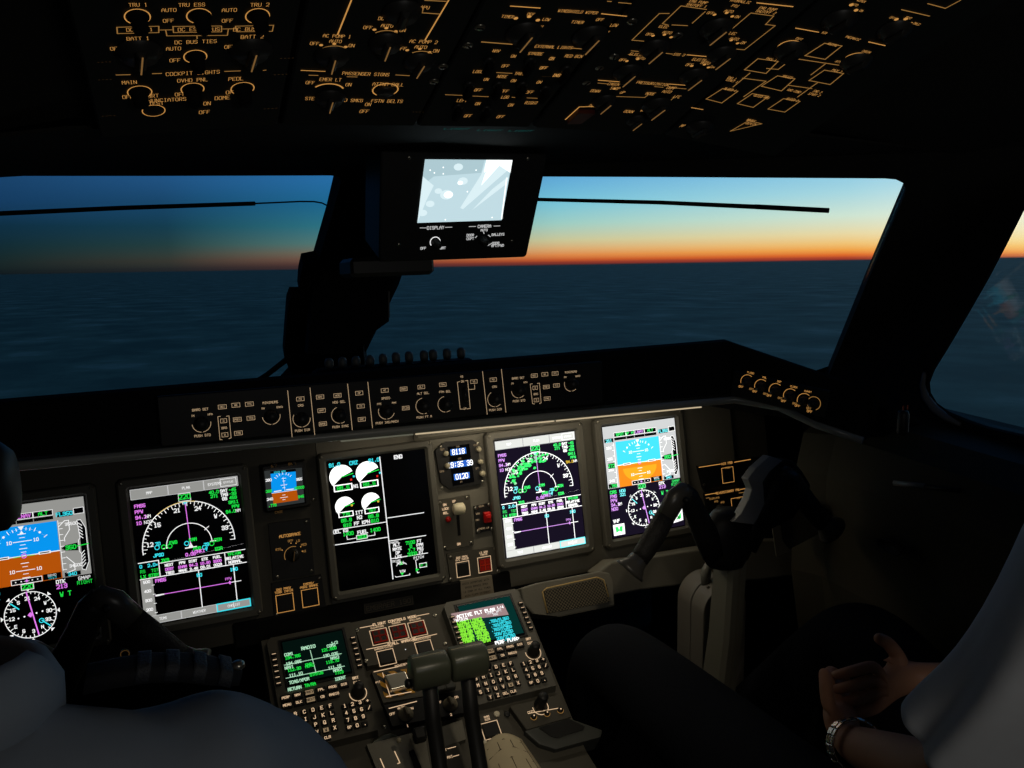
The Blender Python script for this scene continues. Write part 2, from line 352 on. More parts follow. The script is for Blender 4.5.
# glass
glass = bpy.data.materials.new('window_glass'); glass.use_nodes = True
t_ = glass.node_tree; t_.nodes.clear(); tr = t_.nodes.new('ShaderNodeBsdfTransparent'); gl = t_.nodes.new('ShaderNodeBsdfGlossy'); gl.inputs['Roughness'].default_value = .02
tr.inputs[0].default_value = (.985,.99,.99,1)
lw = t_.nodes.new('ShaderNodeLayerWeight'); lw.inputs[0].default_value = .5; pw = t_.nodes.new('ShaderNodeMath'); pw.operation = 'POWER'; pw.inputs[1].default_value = 5; t_.links.new(lw.outputs['Facing'], pw.inputs[0]); fz = t_.nodes.new('ShaderNodeMapRange'); fz.inputs['To Min'].default_value = .015; fz.inputs['To Max'].default_value = .5; t_.links.new(pw.outputs[0], fz.inputs[0]); mx = t_.nodes.new('ShaderNodeMixShader'); oo = t_.nodes.new('ShaderNodeOutputMaterial')
t_.links.new(fz.outputs[0], mx.inputs[0]); t_.links.new(tr.outputs[0], mx.inputs[1]); t_.links.new(gl.outputs[0], mx.inputs[2]); t_.links.new(mx.outputs[0], oo.inputs[0])
MATS['glass'] = glass
for i, (fr, lp, c) in enumerate(((PLp, loopL(), Vector((-.4,.1,.5))), (PRp, loopR(), Vector((.4,.1,.5))), (PSp, loopS(), Vector((1,-1,.5))))):
    sgn = 1 if (Vector((0,-1.4,.5))-fr.o).dot(fr.z) < 0 else -1
    mb = MB(); mb.prism([fr.at(*q) for q in lp], .012*sgn if sgn > 0 else -.02, .02*sgn if sgn > 0 else -.012, glass); struct(mb, 'window_%d' % (i+1), M=fr.M)
# pale inner rim of the side window, lower corner
mb = MB(); q = [(926,372),(924,384),(927,396),(936,408),(948,417),(962,424)]
sgn = 1 if (Vector((0,-1.4,.5))-PSp.o).dot(PSp.z) > 0 else -1
mb.tube([(*PSp.at(*p), .004*sgn) for p in q], [.004,.006,.008,.009,.008,.004], mat('rim_grey', (120,120,118), .6), n=8); struct(mb, 'trim_1', M=PSp.M)
# soffit from the windscreen heads back to the front edge of the overhead, then the ceiling running aft
mb = MB()
fe = [(-1.15,-.60,.66),(-.45,-.68,.735),(.027,-.70,.752),(.50,-.68,.735),(1.02,-.62,.70)]
wt = [tuple(onplane(PLp,-1.10,.716)), tuple(onplane(PLp,-.45,.722)), (0,-.05,.724), tuple(onplane(PRp,.45,.718)), tuple(onplane(PRp,.97,.692))]
wt = [(a,b+.012,c) for a,b,c in wt]
fs = [(i,i+1,6+i,5+i) for i in range(4)]
mb.add(fe+wt, [f for f in fs], shell)
o = struct(mb, 'ceiling'); sd = o.modifiers.new('s', 'SOLIDIFY'); sd.thickness = .004; sd.offset = 0
mb = MB(); rows = []
for k in range(8):
    y = -.66-k*.26
    rows += [(x, y if abs(x) < .8 else y+.02, z+(-.66-y)*math.tan(SL)*(1 if abs(x) < .9 else .75)) for x, z in ((-1.15,.66),(-.80,.70),(-.45,.765),(.027,.775),(.50,.765),(.90,.72),(1.16,.64))]
mb.add(rows, [(r*7+i, r*7+i+1, r*7+8+i, r*7+7+i) for r in range(7) for i in range(6)], shell)
o = struct(mb, 'ceiling'); sd = o.modifiers.new('s', 'SOLIDIFY'); sd.thickness = .02; sd.offset = 1
# floor, rear and side walls close the room
struct(MB().box((0,-.65,-.97), (2.7,3.7,.04), carpet), 'floor')
struct(MB().box((0,-2.47,.1), (2.7,.04,2.4), shell), 'wall_back')
struct(MB().box((-1.18,-.75,-.05), (.04,3.4,1.9), shell), 'wall_left')
struct(MB().box((1.27,-.75,-.46), (.06,3.4,1.06), shell), 'wall_right')
struct(MB().box((1.20,-2.10,.55), (.16,.80,1.3), shell), 'wall_right')
struct(MB().box((0,1.12,-.53), (2.7,.04,.92), shell), 'wall_front')
# the windscreen post, with the stepped black boxes that flank it
WP = F((0,-.043,.711), (1,0,0), (PT-PB))
mb = MB(); post = [(348,172),(341,178),(330,222),(318,262),(307,298),(297,345),(291,372),(300,395),(366,392),(364,347),(381,312),(397,278),(410,240),(420,172)]
mb.prism([WP.at(*q, -.03) for q in post], -.075, -.01, shell); struct(mb, 'trim_2', M=WP.M)
# ================================================================ OUTSIDE
hn = HN; gx = Vector((1,0,0)); gx = (gx-hn*gx.dot(hn)).normalized(); gy = hn.cross(gx)
gm = bpy.data.materials.new('dusk_land'); gm.use_nodes = True; t = gm.node_tree; b = t.nodes['Principled BSDF']
tcx = t.nodes.new('ShaderNodeTexCoord'); mpn = t.nodes.new('ShaderNodeMapping'); mpn.inputs['Scale'].default_value = (.0021,.0017,1); t.links.new(tcx.outputs['Object'], mpn.inputs[0])
n1 = t.nodes.new('ShaderNodeTexNoise'); n1.inputs['Scale'].default_value = 1.0; n1.inputs['Detail'].default_value = 9; n1.inputs['Roughness'].default_value = .60; t.links.new(mpn.outputs[0], n1.inputs['Vector'])
rp = t.nodes.new('ShaderNodeValToRGB'); rp.color_ramp.elements[0].position = .40; rp.color_ramp.elements[0].color = (.19,.27,.17,1)
rp.color_ramp.elements[1].position = .74; rp.color_ramp.elements[1].color = (.72,.78,.58,1); e_ = rp.color_ramp.elements.new(.57); e_.color = (.33,.43,.27,1)
t.links.new(n1.outputs[0], rp.inputs[0]); t.links.new(rp.outputs[0], b.inputs['Base Color']); b.inputs['Roughness'].default_value = .75; b.inputs['Specular IOR Level'].default_value = .35
mb = MB(); s_ = 400000; hgt = -400
mb.add([(-s_,-s_,0),(s_,-s_,0),(s_,s_,0),(-s_,s_,0)], [(0,1,2,3)], gm)
struct(mb, 'ground', M=Matrix(((gx.x,gy.x,hn.x,hn.x*hgt),(gx.y,gy.y,hn.y,hn.y*hgt),(gx.z,gy.z,hn.z,hn.z*hgt),(0,0,0,1))))
# wipers parked along the heads of the two panes, outside the glass
def rod(name, pts, rad, label, cat, n=8):
    base = pts[0]; o = MB().tube([p-base for p in pts], rad, blackm, n=n).build(name); o.location = base; return tag(o, label, cat)
sgL = PLp.z if PLp.z.y > 0 else -PLp.z; sgR = PRp.z if PRp.z.y > 0 else -PRp.z
def offp(fr, q, h): return onp(*q, fr.o+(fr.z if fr.z.y > 0 else -fr.z)*h, fr.z)
w1 = thing('windscreen_rod', 'thin black rod lying across the top of the left windscreen pane', 'rod', offp(PLp,(255,204),.05))
p0 = w1.location.copy()
MB().tube([offp(PLp,q,.05)-p0 for q in ((-140,221),(0,213.5),(120,208),(255,203.5))], .0042, blackm, n=8).build('thick_length', w1)
MB().tube([offp(PLp,q,.05)-p0 for q in ((250,203.7),(300,201.5),(314,201.6),(322,203),(330,207))], .0016, blackm, n=8).build('thin_end', w1)
w1 = thing('windscreen_rod', 'thin black rod lying across the top of the right windscreen pane', 'rod', offp(PRp,(530,199),.05)); p0 = w1.location.copy()
MB().tube([offp(PRp,q,.05)-p0 for q in ((400,197),(540,199.5),(660,202.5),(760,207))], [.004,.0036,.004,.0045], blackm, n=8).build('thin_end', w1)
MB().tube([offp(PRp,q,.05)-p0 for q in ((755,206.7),(829,210.5))], .0048, blackm, n=8).build('thick_length', w1)
rod('wiper_arm', [offp(PLp,q,.04) for q in ((292,352),(286,360),(268,374),(240,392))], [.007,.0085,.008,.008], 'black wiper arm beyond the left pane, at the foot of the centre post', 'wiper')
for lp, lab in (([(302,266),(305,266),(296,297),(291,298)], 'small'),):
    pass
cb = thing('post_box', 'stepped black box fixed to the left side of the windscreen centre post', 'box', WP.w(0,0,0)); 
mb = MB(); mb.prism([WP.at(*q) for q in ((318,262),(303,265),(300,278),(299,292),(310,300),(320,300))], -.03, .0, blackm); a = mb.build('upper_step', cb, M=WP.M)
mb = MB(); mb.prism([WP.at(*q) for q in ((305,298),(291,298),(288,306),(286,330),(284,356),(290,372),(302,372))], -.03, .0, blackm); bb = mb.build('lower_step', cb, M=WP.M)
cb2 = thing('post_cover', 'tall black cover panel on the centre post below the camera screen', 'panel', WP.w(0,0,0))
VP = F(onx(345,300,.02), (1,0,0), (0,.0,1))
mb = MB(); mb.prism([VP.at(*q) for q in ((312,268),(386,268),(386,320),(372,330),(350,352),(306,352))], -.02, .03, blackm); mb.build('cover_plate', cb2, M=VP.M)
mb = MB(); mb.prism([VP.at(*q) for q in ((385.3,280),(386.6,280),(386.6,316),(385.3,317))], .03, .032, mat('edge_grey',(96,92,82),.6)); mb.build('edge_strip', cb2, M=VP.M)
# ================================================================ GLARESHIELD
def gl_lip(x): return .229-.03*x
def gl_top(x): return .346-.012*x
GF = F((0,-.15,.23), (1,0,0), (0,.10,1))
gs = thing('glareshield', 'long black glareshield with a pale rounded lip below the windscreens', 'glareshield', (0,-.1,.25))
gsx = [-1.10,-.80,-.4,0,.4,.70,.79]
def gsec(x, y0=-.14):
    zt, zl = gl_top(x), gl_lip(x)
    return [(x,y0-.006,zl+.012),(x,y0-.002,zl+.03),(x,y0+.012,zt-.012),(x,y0+.02,zt-.003),(x,y0+.035,zt),(x,.30,zt-.088),(x,.60,zt-.150),(x,.60,zt-.20),(x,.06,zl-.02),(x,.045,zl-.045),(x,.035,zl-.045),(x,.028,zl-.005),(x,y0+.03,zl+.0),(x,y0+.006,zl+.002)]
mb = MB(); rings = [gsec(x) for x in gsx]
# the right end turns aft along the side of the cockpit
A0, A1 = Vector((.79,-.14,0)), Vector((.93,-.40,0))
for f in (.35,.7,1.0):
    p = A0.lerp(A1, f); zt = (gl_top(.79))*(1-f)+.250*f; zl = gl_lip(.79)*(1-f)+.150*f
    rings.append([(p.x-.006*f,p.y-.002,zl+.012),(p.x,p.y-.002,zl+.03),(p.x+.012*f,p.y+.012,zt-.012),(p.x+.02*f,p.y+.02*(1-f),zt-.003),(p.x+.035*f,p.y+.035*(1-f),zt),(p.x+.12,p.y*(1-f)*.6+.02,zt-.05-.02*f),(p.x+.20,p.y+.3*(1-f),zt-.09-.03*f),(p.x+.20,p.y+.3*(1-f),zt-.14-.02*f),(p.x+.15,p.y+.05*(1-f),zl-.02),(p.x+.14,p.y+.05*(1-f),zl-.045),(p.x+.13,p.y+.05*(1-f),zl-.045),(p.x+.12,p.y+.05*(1-f),zl-.005),(p.x+.03*f,p.y+.02,zl),(p.x+.006*f,p.y+.004,zl+.002)])
mb.loft(rings, blackm, smooth=False)
mb.build('cover', gs, M=Matrix.Identity(4))
mb = MB(); lp = [(x,-.150,gl_lip(x)-.001) for x in gsx]+[(A0.x+.05,A0.y-.10,.200),(A0.x+.09,-.31,.172),(.925,-.40,.152)]
mb.tube(lp, .0085, lipm, n=12, flat=.8); mb.build('lip_trim', gs, M=Matrix.Identity(4))
em('lamp', (255,232,190), .55); em('lamp2', (150,150,130), .35)
for x0, x1, m_ in ((-.10,.04,'lamp2'),(.045,.34,'lamp'),(.345,.70,'lamp')):
    MB().tube([(x,-.151,gl_lip(x)-.0105) for x in (x0,(x0+x1)/2,x1)], .0016, EM[m_], n=6).build('lamp_strip', gs, M=Matrix.Identity(4))
# row of small round caps on the far edge of the glareshield
first = None
for i, (u, v) in enumerate([(329,364),(342.5,363),(356,362),(370,361),(383,359.5),(396,358),(409,357),(424,356),(433,355),(447,354),(461,353)]):
    p = ony(u, v, .10)
    lab = 'small pale round cap standing in the row on top of the glareshield'
    o = tag(MB().lathe((0,0,0), [(.008,-.012),(.0095,-.004),(.0095,.006),(.007,.011),(.003,.013)], mat('cap_grey',(84,86,82),.5), 14).build('round_cap'), lab, 'cap', 'round caps along the glareshield')
    o.location = p
cl = MB(); cl.box((0,0,0),(.36,.05,.03), blackm, ch=.008); o = tag(cl.build('cap_rail'), 'low black rail on the glareshield carrying the row of round caps', 'rail'); o.location = ony(396,366,.10)+Vector((0,.0,-.010)); o.rotation_euler = (0,R(1.2),0)
# ================================================================ GUIDANCE PANEL on the glareshield face
GP = F((.02,-.158,.285), (1,0,-.02), (0,.08,1))
gp = thing('guidance_panel', 'long black autopilot control strip with white-lit knobs and push buttons on the glareshield face', 'control panel', GP.M)
MB().box((0,.004,-.004), (.86,.088,.012), black, ch=.002).build('plate', gp)
g = G(GP, 180, 360, 4.655, h=.0026); g.lw = .85; g.ts = .92
knob0 = MB().lathe((0,0,0), [(.0125,0),(.0125,.004),(.0095,.006),(.009,.020),(.0075,.022)], knobd, 20).build('knob', gp); used = [False]
def gknob(x, y, a0=185, a1=365, top='', bot='', tl='', tr='', r=.0155, sc=1., c='tanq'):
    X, Y = g.p(x, y)
    if not used[0]: knob0.location = (X, Y, .002); used[0] = True
    else: copyto(knob0, gp, (X, Y, .002))
    g.arc((X,Y), r, a0, 264, .0009, c, n=10); g.arc((X,Y), r, 276, max(a1,290), .0009, c, n=8)
    if top: g.tx(top, (X,Y+r+.009), .0042, c)
    if bot: g.tx(bot, (X,Y-r-.006), .0042, c)
    if tl: g.tx(tl, (X-r*.85,Y+r*.95), .0034, c)
    if tr: g.tx(tr, (X+r*1.0,Y+r*.95), .0034, c)
def gbtn(x, y, t, w=.0165, h=.0088, c='tanq'):
    X, Y = g.p(x, y)
    MB().box((0,0,.0012), (w-.001,h-.001,.0035), knobd, ch=.0006).build('button', gp, loc=(X,Y,.002))
    o = g.h; g.h = .0055; X, Y = g.p(x, y); g.rc((X,Y), w*.82, h*.8, .0008, c); g.tx(t, (X,Y), .0034, c); g.h = o
gknob(100,295, 185, 365, 'BARO SET', 'PUSH STD', 'IN', 'HPA')
for a in ((197,218,'HSI'),(260,210,'WX'),(323,205,'TFC'),(267,277,'PREV'),(330,270,'TCS'),(272,340,'FMS')): gbtn(*a)
gbtn(203,283,'O',.0125); gbtn(209,348,'O',.0125); g.T('BRG',206,316,.004,'tanq')
g.L([(188,262),(176,264),(186,370),(196,371)], .001, 'tanq'); g.L([(216,262),(228,260),(238,362),(228,366)], .001, 'tanq')
gknob(425,260, 185, 365, 'MINIMUMS', '', 'RA', 'BARO')
for a, b in (((501,142),(522,358)),((605,130),(627,348)),((780,112),(802,326)),((874,103),(896,316))): g.L([a,b], .0011, 'tanq')
gbtn(560,181,'FD'); gknob(566,273, 150, 360, 'CRS', 'PUSH DIR')
gbtn(652,172,'NAV'); gbtn(659,235,'APP'); gbtn(665,297,'BANK'); gbtn(733,165,'HDG'); gknob(744,256, 110, 300, 'HDG SEL', 'PUSH SYNC')
gbtn(834,154,'AP'); gbtn(841,215,'YD'); gbtn(846,276,'SRC')
g.crop(380,350,4.655)
gbtn(22,188,'AT'); gknob(30,284, 160, 340, 'SPEED', 'PUSH IAS/MACH', 'FMS', 'MAN')
gbtn(110,181,'VNAV'); gbtn(120,270,'FLCH'); gbtn(192,172,'ALT'); gknob(203,260, 100, 290, 'ALT SEL', 'PUSH FT M')
gbtn(292,161,'FPA'); gknob(305,252, 100, 300, 'FPA SEL', ''); g.L([(370,147),(360,150),(373,275),(384,275)], .0011, 'tanq'); g.L([(398,143),(408,142),(420,272),(404,274)], .0011, 'tanq')
g.T('VS',380,124,.004,'tanq'); g.T('DN',384,146,.004,'tanq'); g.T('UP',395,273,.004,'tanq'); gbtn(437,147,'VS'); g.L([(440,162),(441,182),(414,184)], .001, 'tanq')
wheel = MB().lathe((0,0,0), [(.014,-.004),(.015,-.003),(.015,.003),(.014,.004)], knobd, 24, T=Matrix.Rotation(PI/2,4,'Y')).build('thumb_wheel', gp, loc=(*g.p(392,210),.002))
for a, b in (((477,100),(499,300)),((565,90),(586,290))): g.L([a,b], .0011, 'tanq')
gbtn(527,138,'FD'); gknob(535,228, 120, 320, 'CRS', 'PUSH DIR')
gknob(645,187, 185, 345, 'BARO SET', 'PUSH STD', 'IN', 'HPA')
for a in ((718,119,'HSI'),(767,113,'WX'),(815,109,'TFC'),(774,172,'PREV'),(821,165,'TCS'),(778,226,'FMS')): gbtn(*a)
gbtn(722,176,'O',.0125); gbtn(728,233,'O',.0125); g.T('BRG',725,205,.004,'tanq')
g.L([(709,157),(699,159),(710,250),(720,251)], .001, 'tanq'); g.L([(732,156),(742,154),(750,246),(742,249)], .001, 'tanq')
gknob(890,157, 165, 330, 'MINIMUMS', '', 'RA', 'BARO')
g.build('legend', gp)
# co-pilot's light dimmer strip on the turned end of the glareshield
DP = F(Vector((.845,-.272,.215))+Vector((-.006,-.004,0)), (A1-A0+Vector((0,0,-.03))), (.06,.05,1))
a0, b0 = DP.at(736,372), DP.at(824,412)
dp = thing('dimmer_panel', 'black strip of orange-lit dimmer knobs at the right end of the glareshield', 'control panel', DP.M)
xa, xb = a0[0], b0[0]; ym = DP.at(776,393)[1]
MB().box(((xa+xb)/2, ym, -.004), (abs(xb-xa)+.01, .058, .012), black, ch=.002).build('plate', dp)
g = G(DP, 700, 340, 3.16, h=.003)
k0 = None
for i, (x, y, lab) in enumerate([(150,132,'FLOOD'),(194,147,'PNL'),(240,160,'DSP'),(286,177,'CLOCK'),(330,192,'CHART'),(360,200,'')]):
    X, Y = g.p(x, y)
    kk = MB().lathe((0,0,0), [(.0105,0),(.0105,.004),(.008,.006),(.0075,.018),(.006,.020)], knobd, 18).build('knob', dp, loc=(X,Y,.002)) if k0 is None else copyto(k0, dp, (X,Y,.002))
    k0 = k0 or kk
    if i < 5:
        g.arc((X,Y), .0155, 60, 200, .0011, 'amb'); g.tx(lab, (X+.004,Y+.021), .0036, 'amb'); g.tx('OFF', (X-.013,Y-.014), .0042, 'amb'); g.tx('BRT', (X+.012,Y-.014), .004, 'ambd')
    else: g.arc((X,Y), .014, -60, 230, .0013, 'ambd'); g.tx('OFF', (X-.006,Y-.019), .0045, 'amb')
g.build('legend', dp)
# ================================================================ MAIN INSTRUMENT PANEL
MP = F((0,0,0), (1,0,0), (0,.1987,.98))
ip = thing('instrument_panel', 'wide grey main instrument panel carrying the row of tall displays', 'panel', MP.M)
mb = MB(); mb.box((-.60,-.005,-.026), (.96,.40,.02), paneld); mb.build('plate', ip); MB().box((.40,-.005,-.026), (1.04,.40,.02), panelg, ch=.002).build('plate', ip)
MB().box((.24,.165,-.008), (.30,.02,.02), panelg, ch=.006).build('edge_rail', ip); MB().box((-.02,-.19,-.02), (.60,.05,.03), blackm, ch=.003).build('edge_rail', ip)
mb = MB(); mb.box((.92,.02,-.035), (.22,.36,.02), paneld, ch=.003); mb.build('outer_plate', ip)
screws(ip, [(-.135,.06),(.255,-.15),(.26,.13),(.525,-.15),(.13,.13),(.13,-.13)], h=-.0155)
DU = {}
def display(cx, label, w=.2, h=.266, bw=.0215, m=bezel, wide=None):
    fr = MP.sub(cx, 0, .004)
    t = thing('display_unit', label, 'display', fr.M, 'main panel displays')
    W2, H2 = w/2, h/2; b = bw; mb = MB()
    def ringz(a, bb, z): return [(-a,-bb,z),(a,-bb,z),(a,bb,z),(-a,bb,z)]
    def cham(a, bb, z, c): return [(-a+c,-bb,z),(a-c,-bb,z),(a,-bb+c,z),(a,bb-c,z),(a-c,bb,z),(-a+c,bb,z),(-a,bb-c,z),(-a,-bb+c,z)]
    rs = [cham(W2+b,H2+b,-.014,.008), cham(W2+b,H2+b,.002,.008), cham(W2+b-.003,H2+b-.003,.006,.007), cham(W2+.006,H2+.006,.006,.004), cham(W2+.001,H2+.001,-.002,.002)]
    mb.loft(rs, m, smooth=False); mb.build('bezel', t, bevel=.0008)
    MB().box((0,0,-.0035), (w+.004,h+.004,.004), screen).build('screen', t)
    screws(t, [(W2+b*.62,-H2-b*.6),(-W2-b*.62,-H2-b*.6),(-W2-b*.62,H2+b*.6),(W2+b*.62,H2+b*.6)], r=.003, h=.0055)
    return t, fr
def softkeys(g, pts, labs, fill, tcol, h=.006):
    for q, l in zip(pts, labs):
        g.P(q, fill); g.L(q, .0012, 'wd', .0002, True)
        cx = sum(p[0] for p in q)/4; cy = sum(p[1] for p in q)/4; g.T(l, cx, cy, h, tcol)
def mfd(cx, label, kx, bright):
    t, fr = display(cx, label)
    g = G(fr, h=-.0012); g.ts = .8; g.tw = .95; g.lw = .95
    w_, gg, cc, mm = ('W','G','C','M') if bright else ('w','g','c','m')
    # everything below is laid out in millimetres of the 200 x 266 screen
    def q(x, y): return ((x-100)/1000, (133-y)/1000)
    bar = 'pale' if bright else 'grey'
    if bright: g.rc(q(100,133), .199, .265, 0, 'navy', 0, True)
    for x0, x1, l in ((1,68,'MAP'),(69,134,'PLAN'),(135,199,'SYSTEMS')):
        g.rc(q((x0+x1)/2,11), (x1-x0)/1000, .019, 0, bar, .0001, True); g.rc(q((x0+x1)/2,11), (x1-x0)/1000, .019, .001, 'wd', .0002); g.tx(l, q((x0+x1)/2-(12 if x0 == 135 else 0),11), .006, w_, asp=.55)
    g.rc(q(181,11), .03, .014, .001, w_); g.tx('STATUS', q(181,11), .0045, w_)
    g.rc(q(97,29), .022, .015, .001, w_); g.tx('220', q(97,28), .011, gg, w=.002)
    g.poly([q(91,37),q(104,37),q(97,45)], cc, .0003)
    for i, s_ in enumerate(('FMS5','PPW','94.2','10')): g.tx(s_, q(6,34+i*11), .0072, mm, al=-1, w=.0016)
    g.tx('NM', q(28,56), .0072, w_); g.tx('N00', q(27,67), .0072, w_)
    for i, (a_, b_, c_) in enumerate((('40.0','SAT','-45'),('271','TAS','-33'),('','GS','459'))):
        g.tx(a_, q(152,27+i*8), .0068, gg, w=.0016); g.tx(b_, q(171,27+i*8), .0068, w_, w=.0016); g.tx(c_, q(187,27+i*8), .0068, gg, w=.0016)
    g.tx('SM11', q(187,52), .0068, gg, w=.0016); g.tx('PPW', q(190,61), .0068, gg, w=.0016); g.tx('94.0', q(180,70), .0068, gg if not bright else 'y', w=.0016); g.tx('NM', q(194,70), .0068, w_)
    cx_, cy_ = 97, 123; Rr = 85
    C_ = q(cx_, cy_)
    g.arc(C_, Rr/1000, -2, 184, .0019, w_, n=48)
    if not bright: g.arc(C_, (Rr+.2)/1000, 78, 128, .0012, 'y', .0004)
    for k in range(38):
        a = -2+k*5; L_ = .008 if k % 2 == 0 else .0045
        if a > 184: break
        d_ = (math.cos(R(a)), math.sin(R(a))); g.ln([(C_[0]+d_[0]*Rr/1000, C_[1]+d_[1]*Rr/1000), (C_[0]+d_[0]*(Rr/1000-L_), C_[1]+d_[1]*(Rr/1000-L_))], .0014, w_)
    for a, s_ in ((171,'12'),(139,'15'),(103,'21'),(72,'24'),(42,'W'),(18,'33')):
        g.tx(s_, (C_[0]+math.cos(R(a))*.072, C_[1]+math.sin(R(a))*.072), .009, w_, w=.0018)
    g.arc(C_, .042, 0, 180, .0017, w_, n=32)
    for a in (0, 38, 180): g.ln([(C_[0]+math.cos(R(a))*.039, C_[1]+math.sin(R(a))*.039), (C_[0]+math.cos(R(a))*.049, C_[1]+math.sin(R(a))*.049)], .0014, w_)
    if bright:
        rr = random.Random(8)
        for k in range(120):
            a = rr.gauss(112, 26); r_ = rr.gauss(.070, .007)
            if not (68 < a < 165) or r_ > .086: continue
            x_, y_ = C_[0]+math.cos(R(a))*r_, C_[1]+math.sin(R(a))*r_; z_ = .0032*rr.random()+.0014
            g.poly([(x_-z_,y_-z_*.4),(x_,y_-z_*.7),(x_+z_,y_-z_*.2),(x_+z_*.6,y_+z_*.6),(x_-z_*.5,y_+z_*.7)], 'G' if rr.random() < .75 else 'gw', .0004)
    g.ln([q(97,42), q(99,126)], .0016, mm, .0006); g.poly([q(94,130),q(104,130),q(99,118)], w_, .0006); g.ln([q(89,129),q(109,129)], .0022, w_, .0006)
    for x, y, s_, c in ((40,112,'70',cc),(68,114,'FWG',gg),(39,134,'JPSD',cc),(104,114,'KAM',gg),(128,128,'79',cc),(150,122,'CEN',gg),(97,142,'0.00',mm),(112,139,'LONKI',mm),(127,137,'V',cc),(110,133,'PDR',gg),(50,146,'ZKS',gg),(150,140,'EDR',gg)): g.tx(s_, q(x,y), .0068, c, w=.0017, z=.0007)
    for x, y, c in ((38,119,cc),(50,120,gg),(61,120,gg),(92,120,cc),(124,133,cc),(138,128,gg)): g.arc(q(x,y), .0042, 0, 360, .0015, c, .0007, n=8)
    # info boxes
    g.ln([q(2,144),q(38,144),q(38,176)], .0018, w_); g.ln([q(38,150),q(199,138)], .0001, w_)
    g.ln([q(38,150),q(160,150),q(199,150)], .0016, w_); g.ln([q(2,176),q(199,176)], .0018, w_); g.ln([q(160,150),q(160,176)], .0016, w_)
    g.tx('0  2.0*', q(20,151), .0068, cc, w=.0016); g.tx('RS', q(8,161), .0068, gg); g.tx('TGT', q(30,162), .0068, gg); g.tx('LX STBY', q(20,171), .0068, gg, w=.0016)
    for x, s1, s2 in ((56,'NEXT','DEST'),(80,'PPW','EHAM'),(100,'DIST','94.2'),(122,'ETE','10.30'),(145,'FUEL','3200')):
        g.tx(s1, q(x,156), .0055, w_, w=.0015); g.tx(s2, q(x,164), .0055, mm, w=.0015); g.tx(s2[::-1], q(x,171.5), .0055, w_, w=.0015)
    g.tx('TFC:ON', q(178,155), .006, gg, w=.0016); g.tx('RELATIVE', q(178,163), .006, w_, w=.0016); g.tx('NORMAL', q(178,171), .006, w_, w=.0016)
    # vertical situation window
    g.rc(q(13,214), .022, .073, 0, bar, .0001, True)
    for k, s_ in enumerate(('500','400','300','200')): g.tx(s_, q(13,182+k*18), .006, w_, w=.0013); g.ln([q(22,190+k*18),q(26,190+k*18)], .0012, w_)
    g.tx('FMS5', q(38,183), .007, mm, w=.0017); g.tx('@ 50', q(104,186), .007, cc, w=.0017); g.tx('100', q(174,186), .007, cc, w=.0017)
    g.ln([q(108,178),q(108,249)], .0018, w_); g.ln([q(174,178),q(174,249)], .0018, w_)
    g.ln([q(26,211),q(165,211)], .0015, mm); g.poly([q(26,209.5),q(42,210),q(42,212),q(26,213)], w_, .0005); g.ln([q(165,211),q(185,211)], .0016, w_)
    g.tx('PPW', q(162,203), .006, mm); g.poly([q(161,211),q(164,207),q(167,211),q(164,215)], mm, .0006)
    for x0, x1, l in ((2,68,'TCAS'),(69,134,'WEATHER'),(135,199,'CHKLIST')):
        g.rc(q((x0+x1)/2,257), (x1-x0)/1000, .015, 0, bar, .0001, True); g.rc(q((x0+x1)/2,257), (x1-x0)/1000, .015, .001, 'wd', .0002); g.tx(l, q((x0+x1)/2,257), .0055, w_, asp=.55)
    g.rc(q(167,257), .063, .0145, .0024, cc, .0005)
    g.ln([q(167,252),q(167,262)], .001, w_, .0006)
    g.build('screen_image', [c for c in t.children if c.name.startswith('screen')][0])
    return t
mfd(-.381, 'tall navigation display showing an arc map, left of the small standby display', 0, False)
mfd(.3711, 'tall bright navigation display with green weather returns, right of the landing gear lever', 0, True)
